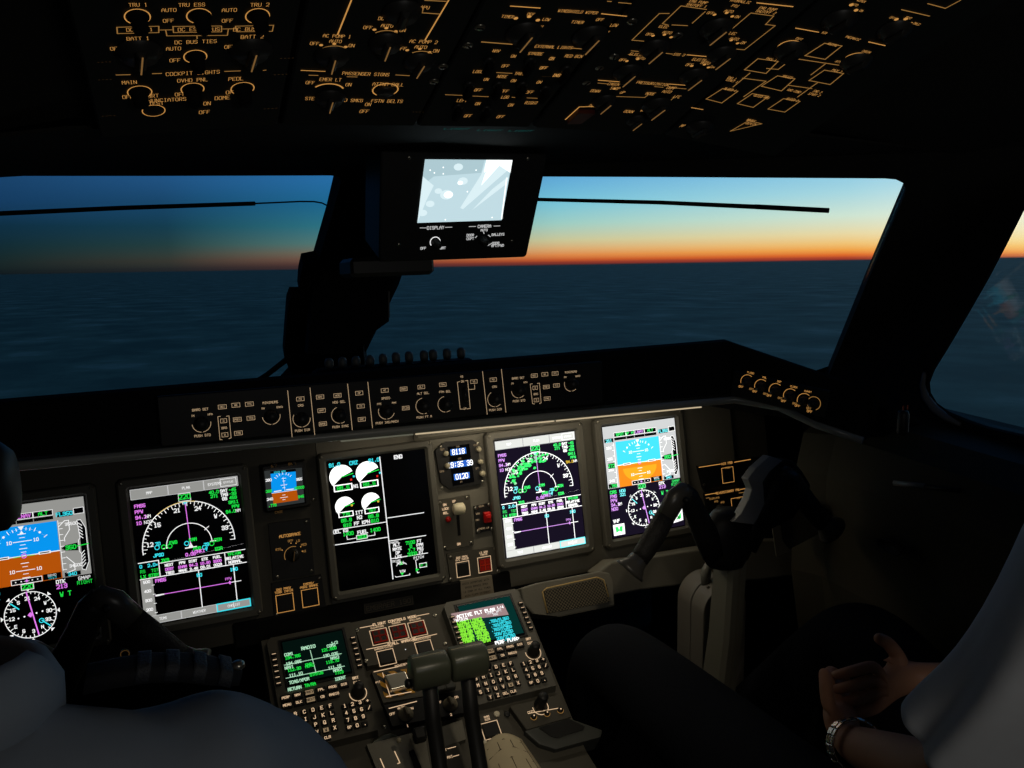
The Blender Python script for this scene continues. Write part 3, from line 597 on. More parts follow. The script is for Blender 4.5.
def pfd(cx, label, bright, hidden=None):
    t, fr = display(cx, label)
    g = G(fr, h=-.0012); g.ts = .9; g.tw = .85; g.lw = .95
    w_, gg, cc, mm = ('W','G','C','M') if bright else ('w','g','c','m')
    back = 'pgrey' if bright else 'grey'; sky, gnd, gnd2 = ('sky2','gnd2','gnd3') if bright else ('sky','gnd','gnd')
    def q(x, y): return ((x-100)/1000, (133-y)/1000)
    def bx(x0, y0, x1, y1, c, z=.0001): g.poly([q(x0,y0),q(x1,y0),q(x1,y1),q(x0,y1)], c, z)
    if bright: bx(1,133,199,265,'navy',0.)
    bx(1,1,199,148,back,.0001); bx(32,40,150,96,sky,.0002); bx(32,96,150,148,gnd,.0002); g.ln([q(32,96),q(150,96)], .0018, w_, .0004)
    if bright: g.disc(q(91,106), .046, 180, 360, 'gnd3', .0003, ry=.034)
    else: g.disc(q(91,106), .052, 180, 360, 'gnd', .0003, ry=.036)
    for x0, x1, s_, c in ((30,62,'SPDT',gg),(63,84,'AP AT',gg),(85,112,'LNAV',mm),(113,145,'ALT',gg)):
        bx(x0,18,x1,28,'blk',.0002); g.ln([q(x0,18),q(x1,18),q(x1,28),q(x0,28)], .001, w_, .0004, True); g.tx(s_, q((x0+x1)/2,23), .0068, c, w=.0016); bx(x0,29.5,x1,36,'blk',.0002)
    bx(3,30,27,39,'blk',.0002); g.tx('261', q(15,35), .007, cc, w=.0016)
    bx(152,24,178,34,'blk',.0002); g.tx('FL350', q(164,29), .0072, cc, w=.0018); bx(180,21,197,32,'blk',.0002); g.ln([q(180,21),q(197,21),q(197,32),q(180,32)], .001, w_, .0004, True)
    for k in range(-3, 4):
        y = 96-k*13.5
        if k: L_ = 15 if k % 2 == 0 else 6; g.ln([q(91-L_,y),q(91+L_,y)], .0014, w_, .0005)
        if k and k % 2 == 0:
            for sx in (-22, 22): g.tx('10', q(91+sx,y), .006, w_, w=.0014)
        if k: g.ln([q(87,y+6.5),q(95,y+6.5)], .0011, w_, .0005)
    g.arc(q(91,92), .046, 35, 145, .0001, w_)
    for a in (35,50,62,72,80,100,108,118,130,145):
        L_ = .006 if a in (35,50,62,118,130,145) else .004; d_ = (math.cos(R(a)), math.sin(R(a))); c0 = q(91,92)
        if a in (50,130): g.disc((c0[0]+d_[0]*.046, c0[1]+d_[1]*.046), .0022, 0, 360, w_, .0005, n=8)
        else: g.ln([(c0[0]+d_[0]*.044, c0[1]+d_[1]*.044), (c0[0]+d_[0]*(.044+L_), c0[1]+d_[1]*(.044+L_))], .0013, w_, .0005)
    g.poly([q(86,41),q(96,41),q(91,49)], w_, .0006); g.poly([q(87,56),q(95,56),q(91,49)], w_, .0006)
    for sx in (-1, 1): bx(91+sx*44 if sx < 0 else 91+24, 93, 91-24 if sx < 0 else 91+44, 98, w_, .0006); bx(91+sx*42 if sx < 0 else 91+26, 94.5, 91-26 if sx < 0 else 91+42, 96.5, 'blk', .0007)
    g.arc(q(91,96), .004, 0, 360, .0014, mm, .0008, n=8); g.ln([q(74,97),q(87,96.5)], .0012, gg, .0008); g.ln([q(95,96.5),q(108,97)], .0012, gg, .0008)
    bx(66,138,116,147,'blk',.0005); g.ln([q(66,138),q(116,138),q(116,147),q(66,147)], .0011, w_, .0007, True)
    for k in (-2,-1,1,2): g.disc(q(91+k*9,142.5), .0013, 0, 360, w_, .0007, n=6)
    g.poly([q(88,142.5),q(91,139.5),q(94,142.5),q(91,145.5)], mm, .0008)
    # speed tape, altitude tape, vertical speed
    g.ln([q(27,42),q(27,146)], .0012, w_, .0004)
    for k in range(8): g.ln([q(22,46+k*13),q(27,46+k*13)], .0012, w_, .0004)
    for k in range(4): g.tx(str(300-k*20), q(13,52+k*26), .006, w_, w=.0012)
    bx(7,88,24,101,'blk',.0005); g.tx('272', q(15,94.5), .008, gg, w=.0019, z=.0007)
    bx(3,137,26,147,'blk',.0004); g.tx('.783', q(15,142), .0068, gg, w=.0016, z=.0006)
    g.ln([q(152,40),q(152,134)], .0011, w_, .0004)
    for k in range(9): g.ln([q(152,45+k*11),q(158,45+k*11)], .0012, w_, .0004)
    g.ln([q(152,52),q(163,42),q(170,42),q(170,60),q(160,74),q(160,80)], .0014, w_, .0004); g.ln([q(160,110),q(172,124),q(172,136),q(158,140)], .0014, w_, .0004)
    g.tx('35500', q(174,49), .0056, w_, w=.0012); g.tx('34500', q(174,128), .0056, w_, w=.0012)
    g.poly([q(153,93),q(160,88),q(181,86),q(181,101),q(160,98)], 'blk', .0005); g.tx('350', q(169,93), .0078, gg, w=.002, z=.0007)
    bx(154,139,181,147,'blk',.0004); g.tx('340', q(167,143), .0062, cc, w=.0015, z=.0006)
    vs = [q(184,44),q(190,44),q(197,60),q(197,124),q(190,140),q(184,137),q(186,108),q(183,104),q(183,82),q(186,78)]
    g.poly([vs[0],vs[1],vs[2],vs[9]], 'blk', .0004); g.poly([vs[9],vs[2],vs[3],vs[6]], 'blk', .0004); g.poly([vs[6],vs[3],vs[4],vs[5]], 'blk', .0004); g.ln(vs, .0011, w_, .0005, True)
    for k in range(5):
        g.ln([q(186,50+k*6),q(191,55+k*6)], .0014, w_, .0006); g.ln([q(186,132-k*6),q(191,127-k*6)], .0014, w_, .0006)
    g.ln([q(180,92.5),q(199,91)], .0018, gg, .0007)
    bx(118,136,148,147,'blk',.0004); g.tx('BARO', q(133,139.5), .0045, w_); g.tx('1013', q(133,144), .0045, cc)
    # compass rose below
    c0 = q(91,206); Rr = .0425
    g.arc(c0, Rr, 0, 360, .0016, w_, n=48)
    for k in range(36):
        a = k*10+4; L_ = .006 if k % 3 == 0 else .0035; d_ = (math.cos(R(a)), math.sin(R(a)))
        g.ln([(c0[0]+d_[0]*Rr, c0[1]+d_[1]*Rr), (c0[0]+d_[0]*(Rr-L_), c0[1]+d_[1]*(Rr-L_))], .0013, w_)
    for k, s_ in enumerate(('21','24','W','30','33','N','3','6','E','12','15','S')):
        a = 94-k*30; g.tx(s_, (c0[0]+math.cos(R(a))*(Rr-.0115), c0[1]+math.sin(R(a))*(Rr-.0115)), .0062, w_, w=.0016)
    for k in range(8):
        a = k*45; g.poly([(c0[0]+math.cos(R(a+d))*(Rr+h_), c0[1]+math.sin(R(a+d))*(Rr+h_)) for d, h_ in ((0,.001),(-5,.006),(5,.006))], w_)
    g.rc((c0[0],c0[1]+Rr+.010), .021, .012, .001, 'gw' if bright else w_, .0003, True); g.rc((c0[0],c0[1]+Rr+.010), .019, .010, 0, 'blk', .0004, True); g.tx('220', (c0[0],c0[1]+Rr+.010), .0082, gg, w=.002, z=.0006)
    g.ln([(c0[0]-.003,c0[1]+Rr),(c0[0]+.010,c0[1]-Rr+.004)], .0024, mm, .0006)
    for k in (-2,-1,1,2): g.disc((c0[0]+k*.010, c0[1]+k*.0015), .0016, 0, 360, w_, .0006, n=8)
    g.poly([(c0[0]-.005,c0[1]),(c0[0],c0[1]+.005),(c0[0]+.005,c0[1]),(c0[0],c0[1]-.005)], mm, .0007)
    g.ln([(c0[0]-.030,c0[1]+.026),(c0[0]-.018,c0[1]+.014)], .0022, cc, .0006); g.ln([(c0[0]+.018,c0[1]-.014),(c0[0]+.030,c0[1]-.026)], .0022, cc, .0006); g.arc((c0[0]+.017,c0[1]-.014), .004, 0, 360, .0014, cc, .0006, n=8)
    for i, (s_, c) in enumerate((('CRS',gg),('FMS',mm),('PPW',mm),('94.2',mm),('N00',mm))): g.tx(s_, q(5,157+i*10), .0074, c, al=-1, w=.0019)
    g.tx('NM', q(28,187), .0068, w_); g.tx('HDG', q(38,157), .0068, cc, w=.0018); g.tx('221', q(38,166), .0068, cc, w=.0018)
    g.tx('DTK', q(146,154), .0068, w_, w=.0017); g.tx('213', q(147,163), .0078, mm, w=.002); g.tx('W T', q(152,178), .0085, gg, w=.002); g.tx('GMAP', q(186,154), .0068, w_ if not bright else gg); g.tx('RIGHT', q(186,162), .0068, gg)
    g.tx('VHF', q(14,226), .0078, w_, w=.002)
    g.rc(q(19,247), .030, .026, 0, w_, .0003, True); g.poly([q(9,240),q(16,240),q(19,248),q(22,240),q(29,240),q(27,254),q(19,250),q(11,254)], gg, .0005)
    g.poly([q(196,222),q(196,252),q(164,256)], w_, .0003); g.poly([q(191,232),q(191,247),q(176,249)], gg if bright else 'blk', .0005); g.tx('N', q(184,244), .008, mm if not bright else 'blk', w=.002, z=.0007)
    g.build('screen_image', [c for c in t.children if c.name.startswith('screen') and not c.name.startswith('screw')][0])
pfd(-.660, 'tall flight display with blue and brown horizon at the far left behind the yoke', False)
pfd(.6423, 'tall bright flight display with turquoise and orange horizon behind the right yoke', True)
# engine display, the middle one
t, fr = display(.003, 'tall engine display with four round white gauges in the middle of the panel', .211, .272, .019)
g = G(fr, 315, 430, 4.515, h=-.0012)
def gauge(x, y, r, val, vx, vy, neg=22, pos=-120):
    c = g.p(x, y); g.disc(c, r, neg, 360+pos-20, 'W', .0003, n=28)
    g.ln([c, (c[0]+r*.95*math.cos(R(neg-12)), c[1]+r*.95*math.sin(R(neg-12)))], .002, 'g', .0006)
    X, Y = g.p(vx, vy); g.rc((X,Y), r*1.55, r*.56, 0, 'W', .0004, True); g.rc((X,Y), r*1.35, r*.40, 0, 'blk', .0005, True); g.tx(val, (X,Y), r*.30, 'g', w=.0016, z=.0007)
gauge(120,212,.0255,'88.6',127,260); gauge(238,195,.0255,'88.6',245,243); gauge(135,345,.0205,'776',140,380); gauge(253,326,.0205,'767',257,363)
for x, y, c in ((175,209,'c'),(293,193,'c'),(163,224,'r'),(281,208,'r'),(166,340,'y'),(285,322,'y')): X, Y = g.p(x, y); g.rc((X,Y), .004, .004, 0, c, .0007, True)
g.T('91.0',88,158,.0068,'c',w=.0018); g.T('CRZ',174,148,.0068,'c',w=.0018); g.T('91.0',266,136,.0068,'c',w=.0018); g.T('N1',185,253,.0062,'w',w=.0018)
for a in ((199,372,'ITT','w'),(142,407,'89.8','g'),(201,394,'N2','w'),(264,388,'89.8','g'),(146,429,'810','g'),(212,418,'FF KPH','w'),(270,409,'810','g'),(150,468,'1400','g'),(215,460,'FUEL','w'),(272,450,'1400','g')): g.T(a[2],a[0],a[1],.0064,a[3],w=.0017)
g.T('FUEL KG',110,458,.006,'w',w=.0015)
g.L([(292,122),(352,672)], .0022, 'w'); g.L([(86,452),(322,415)], .0018, 'w'); g.L([(92,519),(327,484)], .0018, 'w'); g.L([(328,397),(490,373)], .0018, 'w'); g.L([(337,501),(500,476)], .0018, 'w'); g.L([(345,581),(508,555)], .0018, 'w')
X, Y = g.p(212, 482); g.rc((X,Y), .024, .010, 0, 'w', .0003, True); g.rc((X,Y), .021, .007, 0, 'blk', .0004, True); g.tx('2820', (X,Y), .006, 'g', w=.0017, z=.0006)
g.L([(143,478),(146,494),(184,488)], .0014, 'w'); g.L([(269,459),(271,474),(240,479)], .0014, 'w')
g.T('END',375,121,.007,'w',w=.002)
for i, (l, v, u_) in enumerate((('ALT','7100','FT'),('RATE','0','FPM'),('DP','7.7','PSI'),('LFE','2000','FT'))): g.T(l,368+i*3,518+i*18,.0056,'w',w=.0015); g.T(v,430+i*3,508+i*17,.0060,'g',w=.0017); g.T(u_,470+i*3,501+i*17,.0056,'w',w=.0015)
g.T('PRESN',358,508,.004,'w'); g.T('TRIMS',366,592,.0045,'w'); g.T('ROLL',388,600,.0052,'w'); g.T('PITCH',468,575,.0052,'w'); g.T('YAW',395,637,.0052,'w')
c = g.p(392,625); g.arc(c, .013, 35, 145, .0014, 'w', n=10); g.poly([(c[0],c[1]+.016),(c[0]-.004,c[1]+.008),(c[0]+.004,c[1]+.008)], 'g', .0004)
g.L([(362,660),(366,664),(428,654),(428,648)], .0014, 'w'); X, Y = g.p(394,650); g.poly([(X-.004,Y+.003),(X+.004,Y+.003),(X,Y-.004)], 'g', .0004)
g.L([(464,585),(454,588),(462,645),(470,643)], .0014, 'w'); X, Y = g.p(465,630); g.poly([(X-.005,Y+.004),(X-.005,Y-.004),(X+.003,Y)], 'g', .0004)
X, Y = g.p(488,610); g.rc((X,Y), .017, .010, 0, 'w', .0003, True); g.rc((X,Y), .014, .007, 0, 'blk', .0004, True); g.tx('UP 2', (X,Y), .005, 'g', z=.0006)
g.build('screen_image', [c for c in t.children if c.name.startswith('screen')][0])
# standby display
ST = MP.sub(-.190,.098,0)
t = thing('standby_display', 'small square standby display with blue and brown horizon between two tall displays', 'display', ST.M)
MB().box((0,0,-.003), (.092,.098,.02), black, ch=.004).build('bezel', t)
sc_ = MB().box((0,0,.0065), (.074,.080,.003), screen).build('screen', t)
g = G(ST, 250, 450, 4.517, h=.0085)
g.P([(64,95),(234,80),(246,236),(80,262)], 'dkgrey', 0); g.P([(93,108),(206,97),(211,181),(98,197)], 'sky'); g.P([(98,197),(211,181),(218,226),(106,243)], 'gnd'); g.L([(98,196),(211,180)], .0008, 'w')
g.P([(90,96),(206,85),(207,97),(93,108)], 'blk'); g.T('1013 HPA',134,99,.0034,'c')
c = g.p(152,150); g.arc(c, .018, 40, 140, .0001, 'w')
for a in (40,55,70,90,110,125,140): g.ln([(c[0]+math.cos(R(a))*.018, c[1]+math.sin(R(a))*.018), (c[0]+math.cos(R(a))*.022, c[1]+math.sin(R(a))*.022)], .001, 'w')
for y, L_ in ((128,8),(140,4),(158,12),(170,5),(203,5),(214,14),(224,5)): X, Y = g.p(153,y); g.ln([(X-L_/2000,Y),(X+L_/2000,Y)], .001, 'w')
g.ln([(c[0],c[1]+.012),(c[0]+.001,c[1]-.016)], .0007, 'w')
g.L([(110,188),(140,183)], .0018, 'w'); g.L([(165,180),(195,176)], .0018, 'w')
for x, y, s_, c_ in ((84,136,'280','w'),(85,186,'268','g'),(90,222,'240','w'),(222,132,'355','w'),(222,170,'35000','g'),(230,210,'345','g'),(101,250,'.779','g')): g.T(s_,x,y,.0046,c_,w=.0012)
g.build('screen_image', sc_)
g = G(MP, 250, 450, 4.517, h=.0075)
for x, y, s_ in ((108,72,'OFF'),(190,62,'BARO'),(130,280,'CAGE')): g.T(s_,x,y,.0045,'ambf')
g.mb.build('legend', t).matrix_world = MP.M
for x, y in ((108,66),(196,58)): MB().lathe((0,0,0), [(.004,0),(.004,.003),(.003,.004)], knobd, 12).build('knob', t, loc=(*ST.at(250+x/4.517,450+y/4.517),.006))
# ---------------------------------------------------------------- smaller modules of the main panel
def module(name, label, cat, fr, corners, mt, h=.006, gap=0.):   # a plate whose corners are sighted on the plane
    pts = [fr.at(*q) for q in corners]; cx = sum(p[0] for p in pts)/len(pts); cy = sum(p[1] for p in pts)/len(pts)
    f2 = fr.sub(cx, cy, 0); t = thing(name, label, cat, f2.M)
    pl = [(p[0]-cx, p[1]-cy) for p in pts]; xs = [p[0] for p in pl]; ys = [p[1] for p in pl]
    mb = MB(); mb.prism(pl, -.012, h, mt, taper=[(x*.985, y*.985) for x, y in pl]); mb.build('plate', t)
    return t, f2, (min(xs), max(xs), min(ys), max(ys))
PB = MP.sub(0,0,-.016)
def E_(x, y, ox=250, oy=450, sc=4.517): return (ox+x/sc, oy+y/sc)
t, f2, b = module('autobrake_panel', 'black panel with an orange-lit rotary selector below the standby display', 'control panel', PB, [E_(80,330),E_(270,305),E_(292,560),E_(104,590)], black)
g = G(f2, 250, 450, 4.517, h=.0066)
g.T('AUTOBRAKE',180,384,.0055,'amb'); c = g.p(196,475); g.arc(c, .018, 70, 200, .0012, 'ambd')
for x, y, s_ in ((128,449,'RTO'),(183,410,'OFF'),(217,410,'LO'),(243,427,'MED'),(246,457,'HI')): g.T(s_,x,y,.0042,'ambd')
for x, y in ((145,452),(185,421),(208,421),(229,437),(236,457)): g.disc(g.p(x,y), .0012, 0, 360, 'amb', n=6)
g.build('legend', t)
def pointer_knob(par, x, y, h, r, ang=0., line='ambd', lm=None, sk=1.25, tall=.9, tilt=None):
    k = MB().lathe((0,0,0), [(r*sk,0),(r*sk,r*.12),(r,r*.22),(r*.92,r*.5)], lm or knobm, 24)
    k.box((0,0,r*.5+r*tall/2), (r*.62, r*1.9, r*tall), lm or knobm, ch=r*.12, taper=.8)
    o = k.build('knob', par, loc=(x,y,h)); o.rotation_euler = (0,0,ang)
    if line: MB().box((0,0,r*.5+r*tall+.0003), (r*.08, r*1.8, .0006), EM[line]).build('pointer_line', o)
    return o
pointer_knob(t, c[0], c[1], .006, .011, R(-12), 'ambf', knobd); screws(t, [(b[1]*.8,b[3]*.85),(b[0]*.8,b[2]*.85),(b[1]*.8,b[2]*.85)], h=.006)
def korry(par, c, w, h, z, col='amb', lab=(), inner=None, lh=.0042, lc='amb', gm=None):   # square lit push switch: frame and cap
    g = G(None, h=z); mb = g.mb
    o = MB().box((0,0,0), (w*.84,h*.84,.005), black, ch=.0008).build('push_switch', par, loc=(c[0],c[1],z+.001))
    g2 = G(None, h=.0); g2.rc((0,0), w, h, .0013, col, -.0006)
    if inner:
        for i in (-1, 1):
            for j in (-1, 1): g2.rc((i*w*.19,j*h*.19), w*.32, h*.32, .0006, inner, .0028, fill=(i*j < 0))
    for k, s_ in enumerate(lab): g2.tx(s_, (0, h/2+.003+lh*(len(lab)-k-.5)*1.35), lh, lc, z=-.0004)
    m_ = g2.mb.build('legend', o); return o
t, f2, b = module('switch_panel', 'black panel with two orange-outlined square switches at the left of the pedestal top', 'control panel', PB, [E_(94,600),E_(322,560),E_(345,715),E_(108,752)], black)
g = G(f2, 250, 450, 4.517)
korry(t, g.p(157,688), .034, .036, .006, 'amb', ('GND PROX','TERR INHIB')); korry(t, g.p(270,664), .033, .036, .006, 'amb', ('EMERG/','PRKG BRAKE')); screws(t, [(b[1]*.85,b[3]*.8),(b[0]*.9,b[2]*.8)], h=.006)
# clock
def K_(x, y): return (425+x/4.263, 425+y/4.263)
t, f2, b = module('clock', 'square clock with three rows of blue digits, right of the engine display', 'clock', PB, [K_(68,78),K_(86,70),K_(200,62),K_(218,74),K_(243,235),K_(228,252),K_(98,272),K_(62,246),K_(38,110)], black, h=.010)
pts = [f2.at(*K_(*q), .011) for q in ((98,92),(188,80),(210,240),(120,258))]
mb = MB(); mb.prism(pts, .010, .012, screen); sc_ = mb.build('clock_face', t)
g = G(f2, 425, 425, 4.263, h=.0125)
for x, y, s_, wd in ((142,113,'8118',.036),(150,166,'19:35 39',.046),(157,218,'0120',.036)):
    X, Y = g.p(x, y); g.rc((X,Y), wd, .0135, 0, 'lcdbg', 0, True); g.tx(s_, (X,Y), .0105, 'w' if 0 else 'W', w=.0018, asp=.5)
    g.rc((X,Y), wd*.98, .0125, .0008, 'blue', .0001)
g.T('CHR',140,92,.003,'tand'); g.T('UTC',148,143,.003,'tand'); g.T('ET',155,242,.003,'tand')
g.build('digits', sc_)
g = G(f2, 425, 425, 4.263, h=.0105)
for x, y, s_ in ((74,104,'SET'),(216,85,'CHR'),(72,198,'GPS'),(222,185,'ET')): g.T(s_,x,y,.0038,'tand')
g.build('legend', t)
for x, y, r in ((82,120,.006),(88,172,.006),(220,102,.006),(228,155,.006),(236,205,.0065)): MB().lathe((0,0,0), [(r*.8,0),(r,.002),(r,.009),(r*.8,.011)], mat('knob_pale',(150,142,118),.5), 16).build('knob', t, loc=(*f2.at(*K_(x,y)),.008))
screws(t, [f2.at(*K_(x,y)) for x, y in ((220,78),(240,240),(66,268),(62,92))], h=.010)
# landing gear lever panel
t, f2, b = module('landing_gear_panel', 'dark panel holding the landing gear lever and a red lock button, under the clock', 'control panel', PB, [K_(45,318),K_(188,296),K_(205,490),K_(205,510),K_(90,535),K_(70,520)], paneld, h=.007)
mb = MB(); mb.prism([f2.at(*K_(*q)) for q in ((128,360),(140,358),(148,468),(136,470))], .0072, .0078, blackm); mb.build('lever_slot', t)
X, Y = f2.at(*K_(144,357), .035)
lv = MB().box((X,Y-.004,.018), (.009,.007,.03), black).build('gear_lever', t)
MB().lathe((0,0,0), [(.008,-.013),(.0125,-.010),(.013,0),(.0125,.010),(.008,.013)], cream, 24, T=Matrix.Translation((X,Y,.036)) @ Matrix.Rotation(PI/2,4,'Y')).build('wheel_knob', lv)
MB().lathe((0,0,0), [(.006,0),(.006,.006),(.004,.009)], red, 18).build('lock_button', t, loc=(*f2.at(*K_(94,400)),.007))
g = G(f2, 425, 425, 4.263, h=.0077)
for x, y, s_ in ((84,340,'DN'),(87,357,'LOCK'),(88,375,'REL'),(123,325,'UP'),(144,507,'DN')): g.T(s_,x,y,.0045,'tan' if y < 400 else 'tan',w=.0011)
g.build('legend', t); screws(t, [f2.at(*K_(*q)) for q in ((60,330),(175,308),(192,500),(80,520))], h=.007)
t, f2, b = module('warning_switch_panel', 'small black panel with a raised red guarded switch right of the landing gear lever', 'control panel', PB, [K_(205,345),K_(276,330),K_(290,445),K_(216,462)], black, h=.007)
X, Y = f2.at(*K_(258,390))
MB().box((0,0,.006), (.016,.024,.012), red, ch=.002).box((0,.002,.014), (.012,.008,.006), red, ch=.001).build('switch_guard', t, loc=(X,Y,.006))
g = G(f2, 425, 425, 4.263, h=.0077)
for x, y, s_ in ((240,346,'GEAR'),(225,378,'WRN'),(222,405,'INH'),(250,440,'EMERG LG')): g.T(s_,x,y,.0036,'tand')
g.build('legend', t); screws(t, [f2.at(*K_(*q)) for q in ((212,353),(270,337),(282,440),(222,452))], r=.0045, h=.007)
t, f2, b = module('switch_panel', 'dark panel with one black and one red-lit square switch below the landing gear lever', 'control panel', PB, [K_(88,548),K_(300,515),K_(318,630),K_(105,668)], paneld, h=.007)
g = G(f2, 425, 425, 4.263)
korry(t, g.p(158,612), .030, .033, .007, 'tan', ('GND PROX','G/S INHIB'), lh=.0038, lc='tan')
o = korry(t, g.p(250,592), .031, .034, .007, 'tan', ('LG WRN','INHIB'), lh=.0038, lc='tan')
g2 = G(None, h=.0028)
for i in (-1,1):
    for j in (-1,1): g2.rc((i*.0062,j*.0066), .0108, .0115, .001, 'orr'); g2.rc((i*.0062,j*.0066), .0075, .0078, 0, 'rd', 0, True)
g2.build('lamp_face', o); screws(t, [f2.at(*K_(*q)) for q in ((296,524),(105,656),(106,562),(308,620))], r=.0045, h=.007)
# placard and nameplate at the foot of the panel
LB = MP.sub(0,0,-.003)
t, f2, b = module('placard', 'small pale printed placard under the landing gear warning switches', 'placard', LB, [K_(150,664),K_(285,640),K_(295,717),K_(155,748)], mat('placard',(128,118,100),.6), h=.001)
g = G(f2, 425, 425, 4.263, h=.0013)
ink = mat('ink', (36,32,28), .8); ylw = ink
for i, s_ in enumerate(('AVOID DEPARTURE WITH','SPEED BRAKES OPEN','LG DOWN AT ALL TIMES','WITH FLAPS EXTENDED')): g.T(s_,216+i*3,668+i*17,.0036,ink,w=.0006)
g.build('print', t)
def N_(x, y): return (230+x/4.085, 580+y/4.085)
t, f2, b = module('nameplate', 'dark nameplate reading EMBRAER 190 at the foot of the panel', 'sign', LB, [N_(543,97),N_(748,62),N_(752,100),N_(546,138)], black, h=.002)
g = G(f2, 230, 580, 4.085, h=.0026); g.T('EMBRAER 190',648,100,.0095,mat('engraving',(70,64,52),.6),w=.0013,asp=.66); g.ln([(b[0]*.95,b[2]*.8),(b[1]*.95,b[2]*.8),(b[1]*.95,b[3]*.8),(b[0]*.95,b[3]*.8)], .0008, mat('engraving',(70,64,52),.6), closed=True); g.build('print', t)
# two modules beyond the right flight display
def Q_(x, y): return (600+x/3.658, 440+y/3.658)
t, f2, b = module('switch_panel', 'upper black panel with one small orange-outlined switch right of the last display', 'control panel', PB, [Q_(350,95),Q_(580,60),Q_(600,140),Q_(372,180)], black, h=.01)
g = G(f2, 600, 440, 3.658, h=.0106); g.L([(362,100),(440,88)], .0018, 'amb'); g.L([(492,81),(550,71)], .0018, 'amb'); g.T('AIR PRG',464,85,.0055,'amb'); g.T('FUEL',467,101,.004,'ambd'); g.build('legend', t)
korry(t, g.p(468,128), .034, .038, .010, 'amb'); screws(t, [f2.at(*Q_(372,162))], h=.01)
t, f2, b = module('switch_panel', 'lower black panel with a pointer knob and orange legends right of the last display', 'control panel', PB, [Q_(376,195),Q_(604,158),Q_(630,310),Q_(396,320)], black, h=.01)
g = G(f2, 600, 440, 3.658, h=.0106); g.L([(385,201),(425,194)], .0016, 'amb'); g.L([(512,181),(555,174)], .0016, 'amb'); g.T('REVERSIONARY PNL',468,188,.0052,'amb')
for x, y, s_ in ((418,213,'DISPLAYS'),(425,225,'PFD'),(448,228,'MFD'),(465,246,'OFF'),(506,212,'ADS')): g.T(s_,x,y,.0042,'ambd')
g.L([(388,213),(400,211)], .0012, 'ambd'); g.L([(508,194),(555,187)], .0012, 'ambd'); g.build('legend', t)
korry(t, g.p(503,240), .034, .040, .010, 'amb', ()); c = g.p(440,258); pointer_knob(t, c[0], c[1], .01, .012, .3, None, knobm)
# knee rail along the bottom of the panel, with the ribbed foot pad
KR = F((0,-.10,-.215), (1,0,0), (0,.25,1))
mb = MB(); q = [(596,574),(612,562),(640,559),(700,549),(760,540),(800,540),(800,575),(760,580),(700,583),(640,590),(606,597)]
mb.prism([KR.at(*p) for p in q], -.05, .0, panelg); kr = mb.build('knee_rail', None, M=KR.M, bevel=.004); tag(kr, 'grey rail running under the right displays behind the yoke', 'rail')
padm = mat('pad_mesh', (92,86,70), .7, spec=.3)
nt2 = padm.node_tree; ck = nt2.nodes.new('ShaderNodeTexChecker'); ck.inputs['Scale'].default_value = 260; cc_ = nt2.nodes.new('ShaderNodeTexCoord'); nt2.links.new(cc_.outputs['Object'], ck.inputs['Vector'])
bp = nt2.nodes.new('ShaderNodeBump'); bp.inputs['Strength'].default_value = .9; bp.inputs['Distance'].default_value = .004; nt2.links.new(ck.outputs['Fac'], bp.inputs['Height']); nt2.links.new(bp.outputs[0], nt2.nodes['Principled BSDF'].inputs['Normal'])
ck.inputs['Color1'].default_value = (*lin((104,96,78)),1); ck.inputs['Color2'].default_value = (*lin((36,34,28)),1); nt2.links.new(ck.outputs['Color'], nt2.nodes['Principled BSDF'].inputs['Base Color'])
PF = F((0,-.15,-.205), (1,0,0), (0,.55,1))
fp = thing('foot_pad', 'grey rounded rest with a ribbed mesh pad between pedestal and right yoke', 'foot rest', PF.w(*PF.at(566,592)))
x0, y0 = PF.at(566,592)
mb = MB(); mb.prism([PF.at(*p) for p in ((521,588),(536,583),(600,571),(610,573),(614,582),(615,606),(560,617),(533,614),(524,604))], -.09, 0, panelg); mb.build('rest_body', fp, M=PF.M, bevel=.008)
mb = MB(); mb.prism([PF.at(*p) for p in ((544,591),(598,579),(606,584),(609,602),(547,614))], .0, .004, padm); pd = mb.build('mesh_pad', fp, M=PF.M)
mb = MB(); mb.tube([(*PF.at(*p),.003) for p in ((547,613),(542,592),(546,588.5),(596,577.5),(603,580),(608,597))], .0018, mat('piping',(190,160,100),.5), n=6); mb.build('piping', fp, M=PF.M)
# ================================================================ PEDESTAL
PA = R(31.07)
PD = F((0,-.155,-.209), (1,0,0), (0,math.cos(PA),math.sin(PA)))
pd_ = thing('pedestal', 'dark centre pedestal sloping down between the two seats', 'pedestal', PD.M)
mb = MB()
sec = [(.095,.0),(.11,-.05),(.0,-.30),(-.5,-.5)]
def pr(x): 
    a = [PD.w(x,.075,-.012), PD.w(x,-.30,-.012), Vector((x,-.95,-.47)), Vector((x,-.95,-.95)), Vector((x,.02,-.95))]; return a
L_ = pr(-.272); R_ = pr(.278); n = 5
mb.add([PD.M.inverted() @ p for p in L_+R_], [tuple(range(4,-1,-1)), tuple(range(5,10))]+[(i,(i+1)%n,n+(i+1)%n,n+i) for i in range(n)], paneld)
mb.build('body', pd_)
screws(pd_, [(-.272+.545,.02)], h=-.012)
ROWS = [('ABCDEF'), ('GHIJKL'), ('MNOPQR'), ('STUVWX'), ('YZ')]
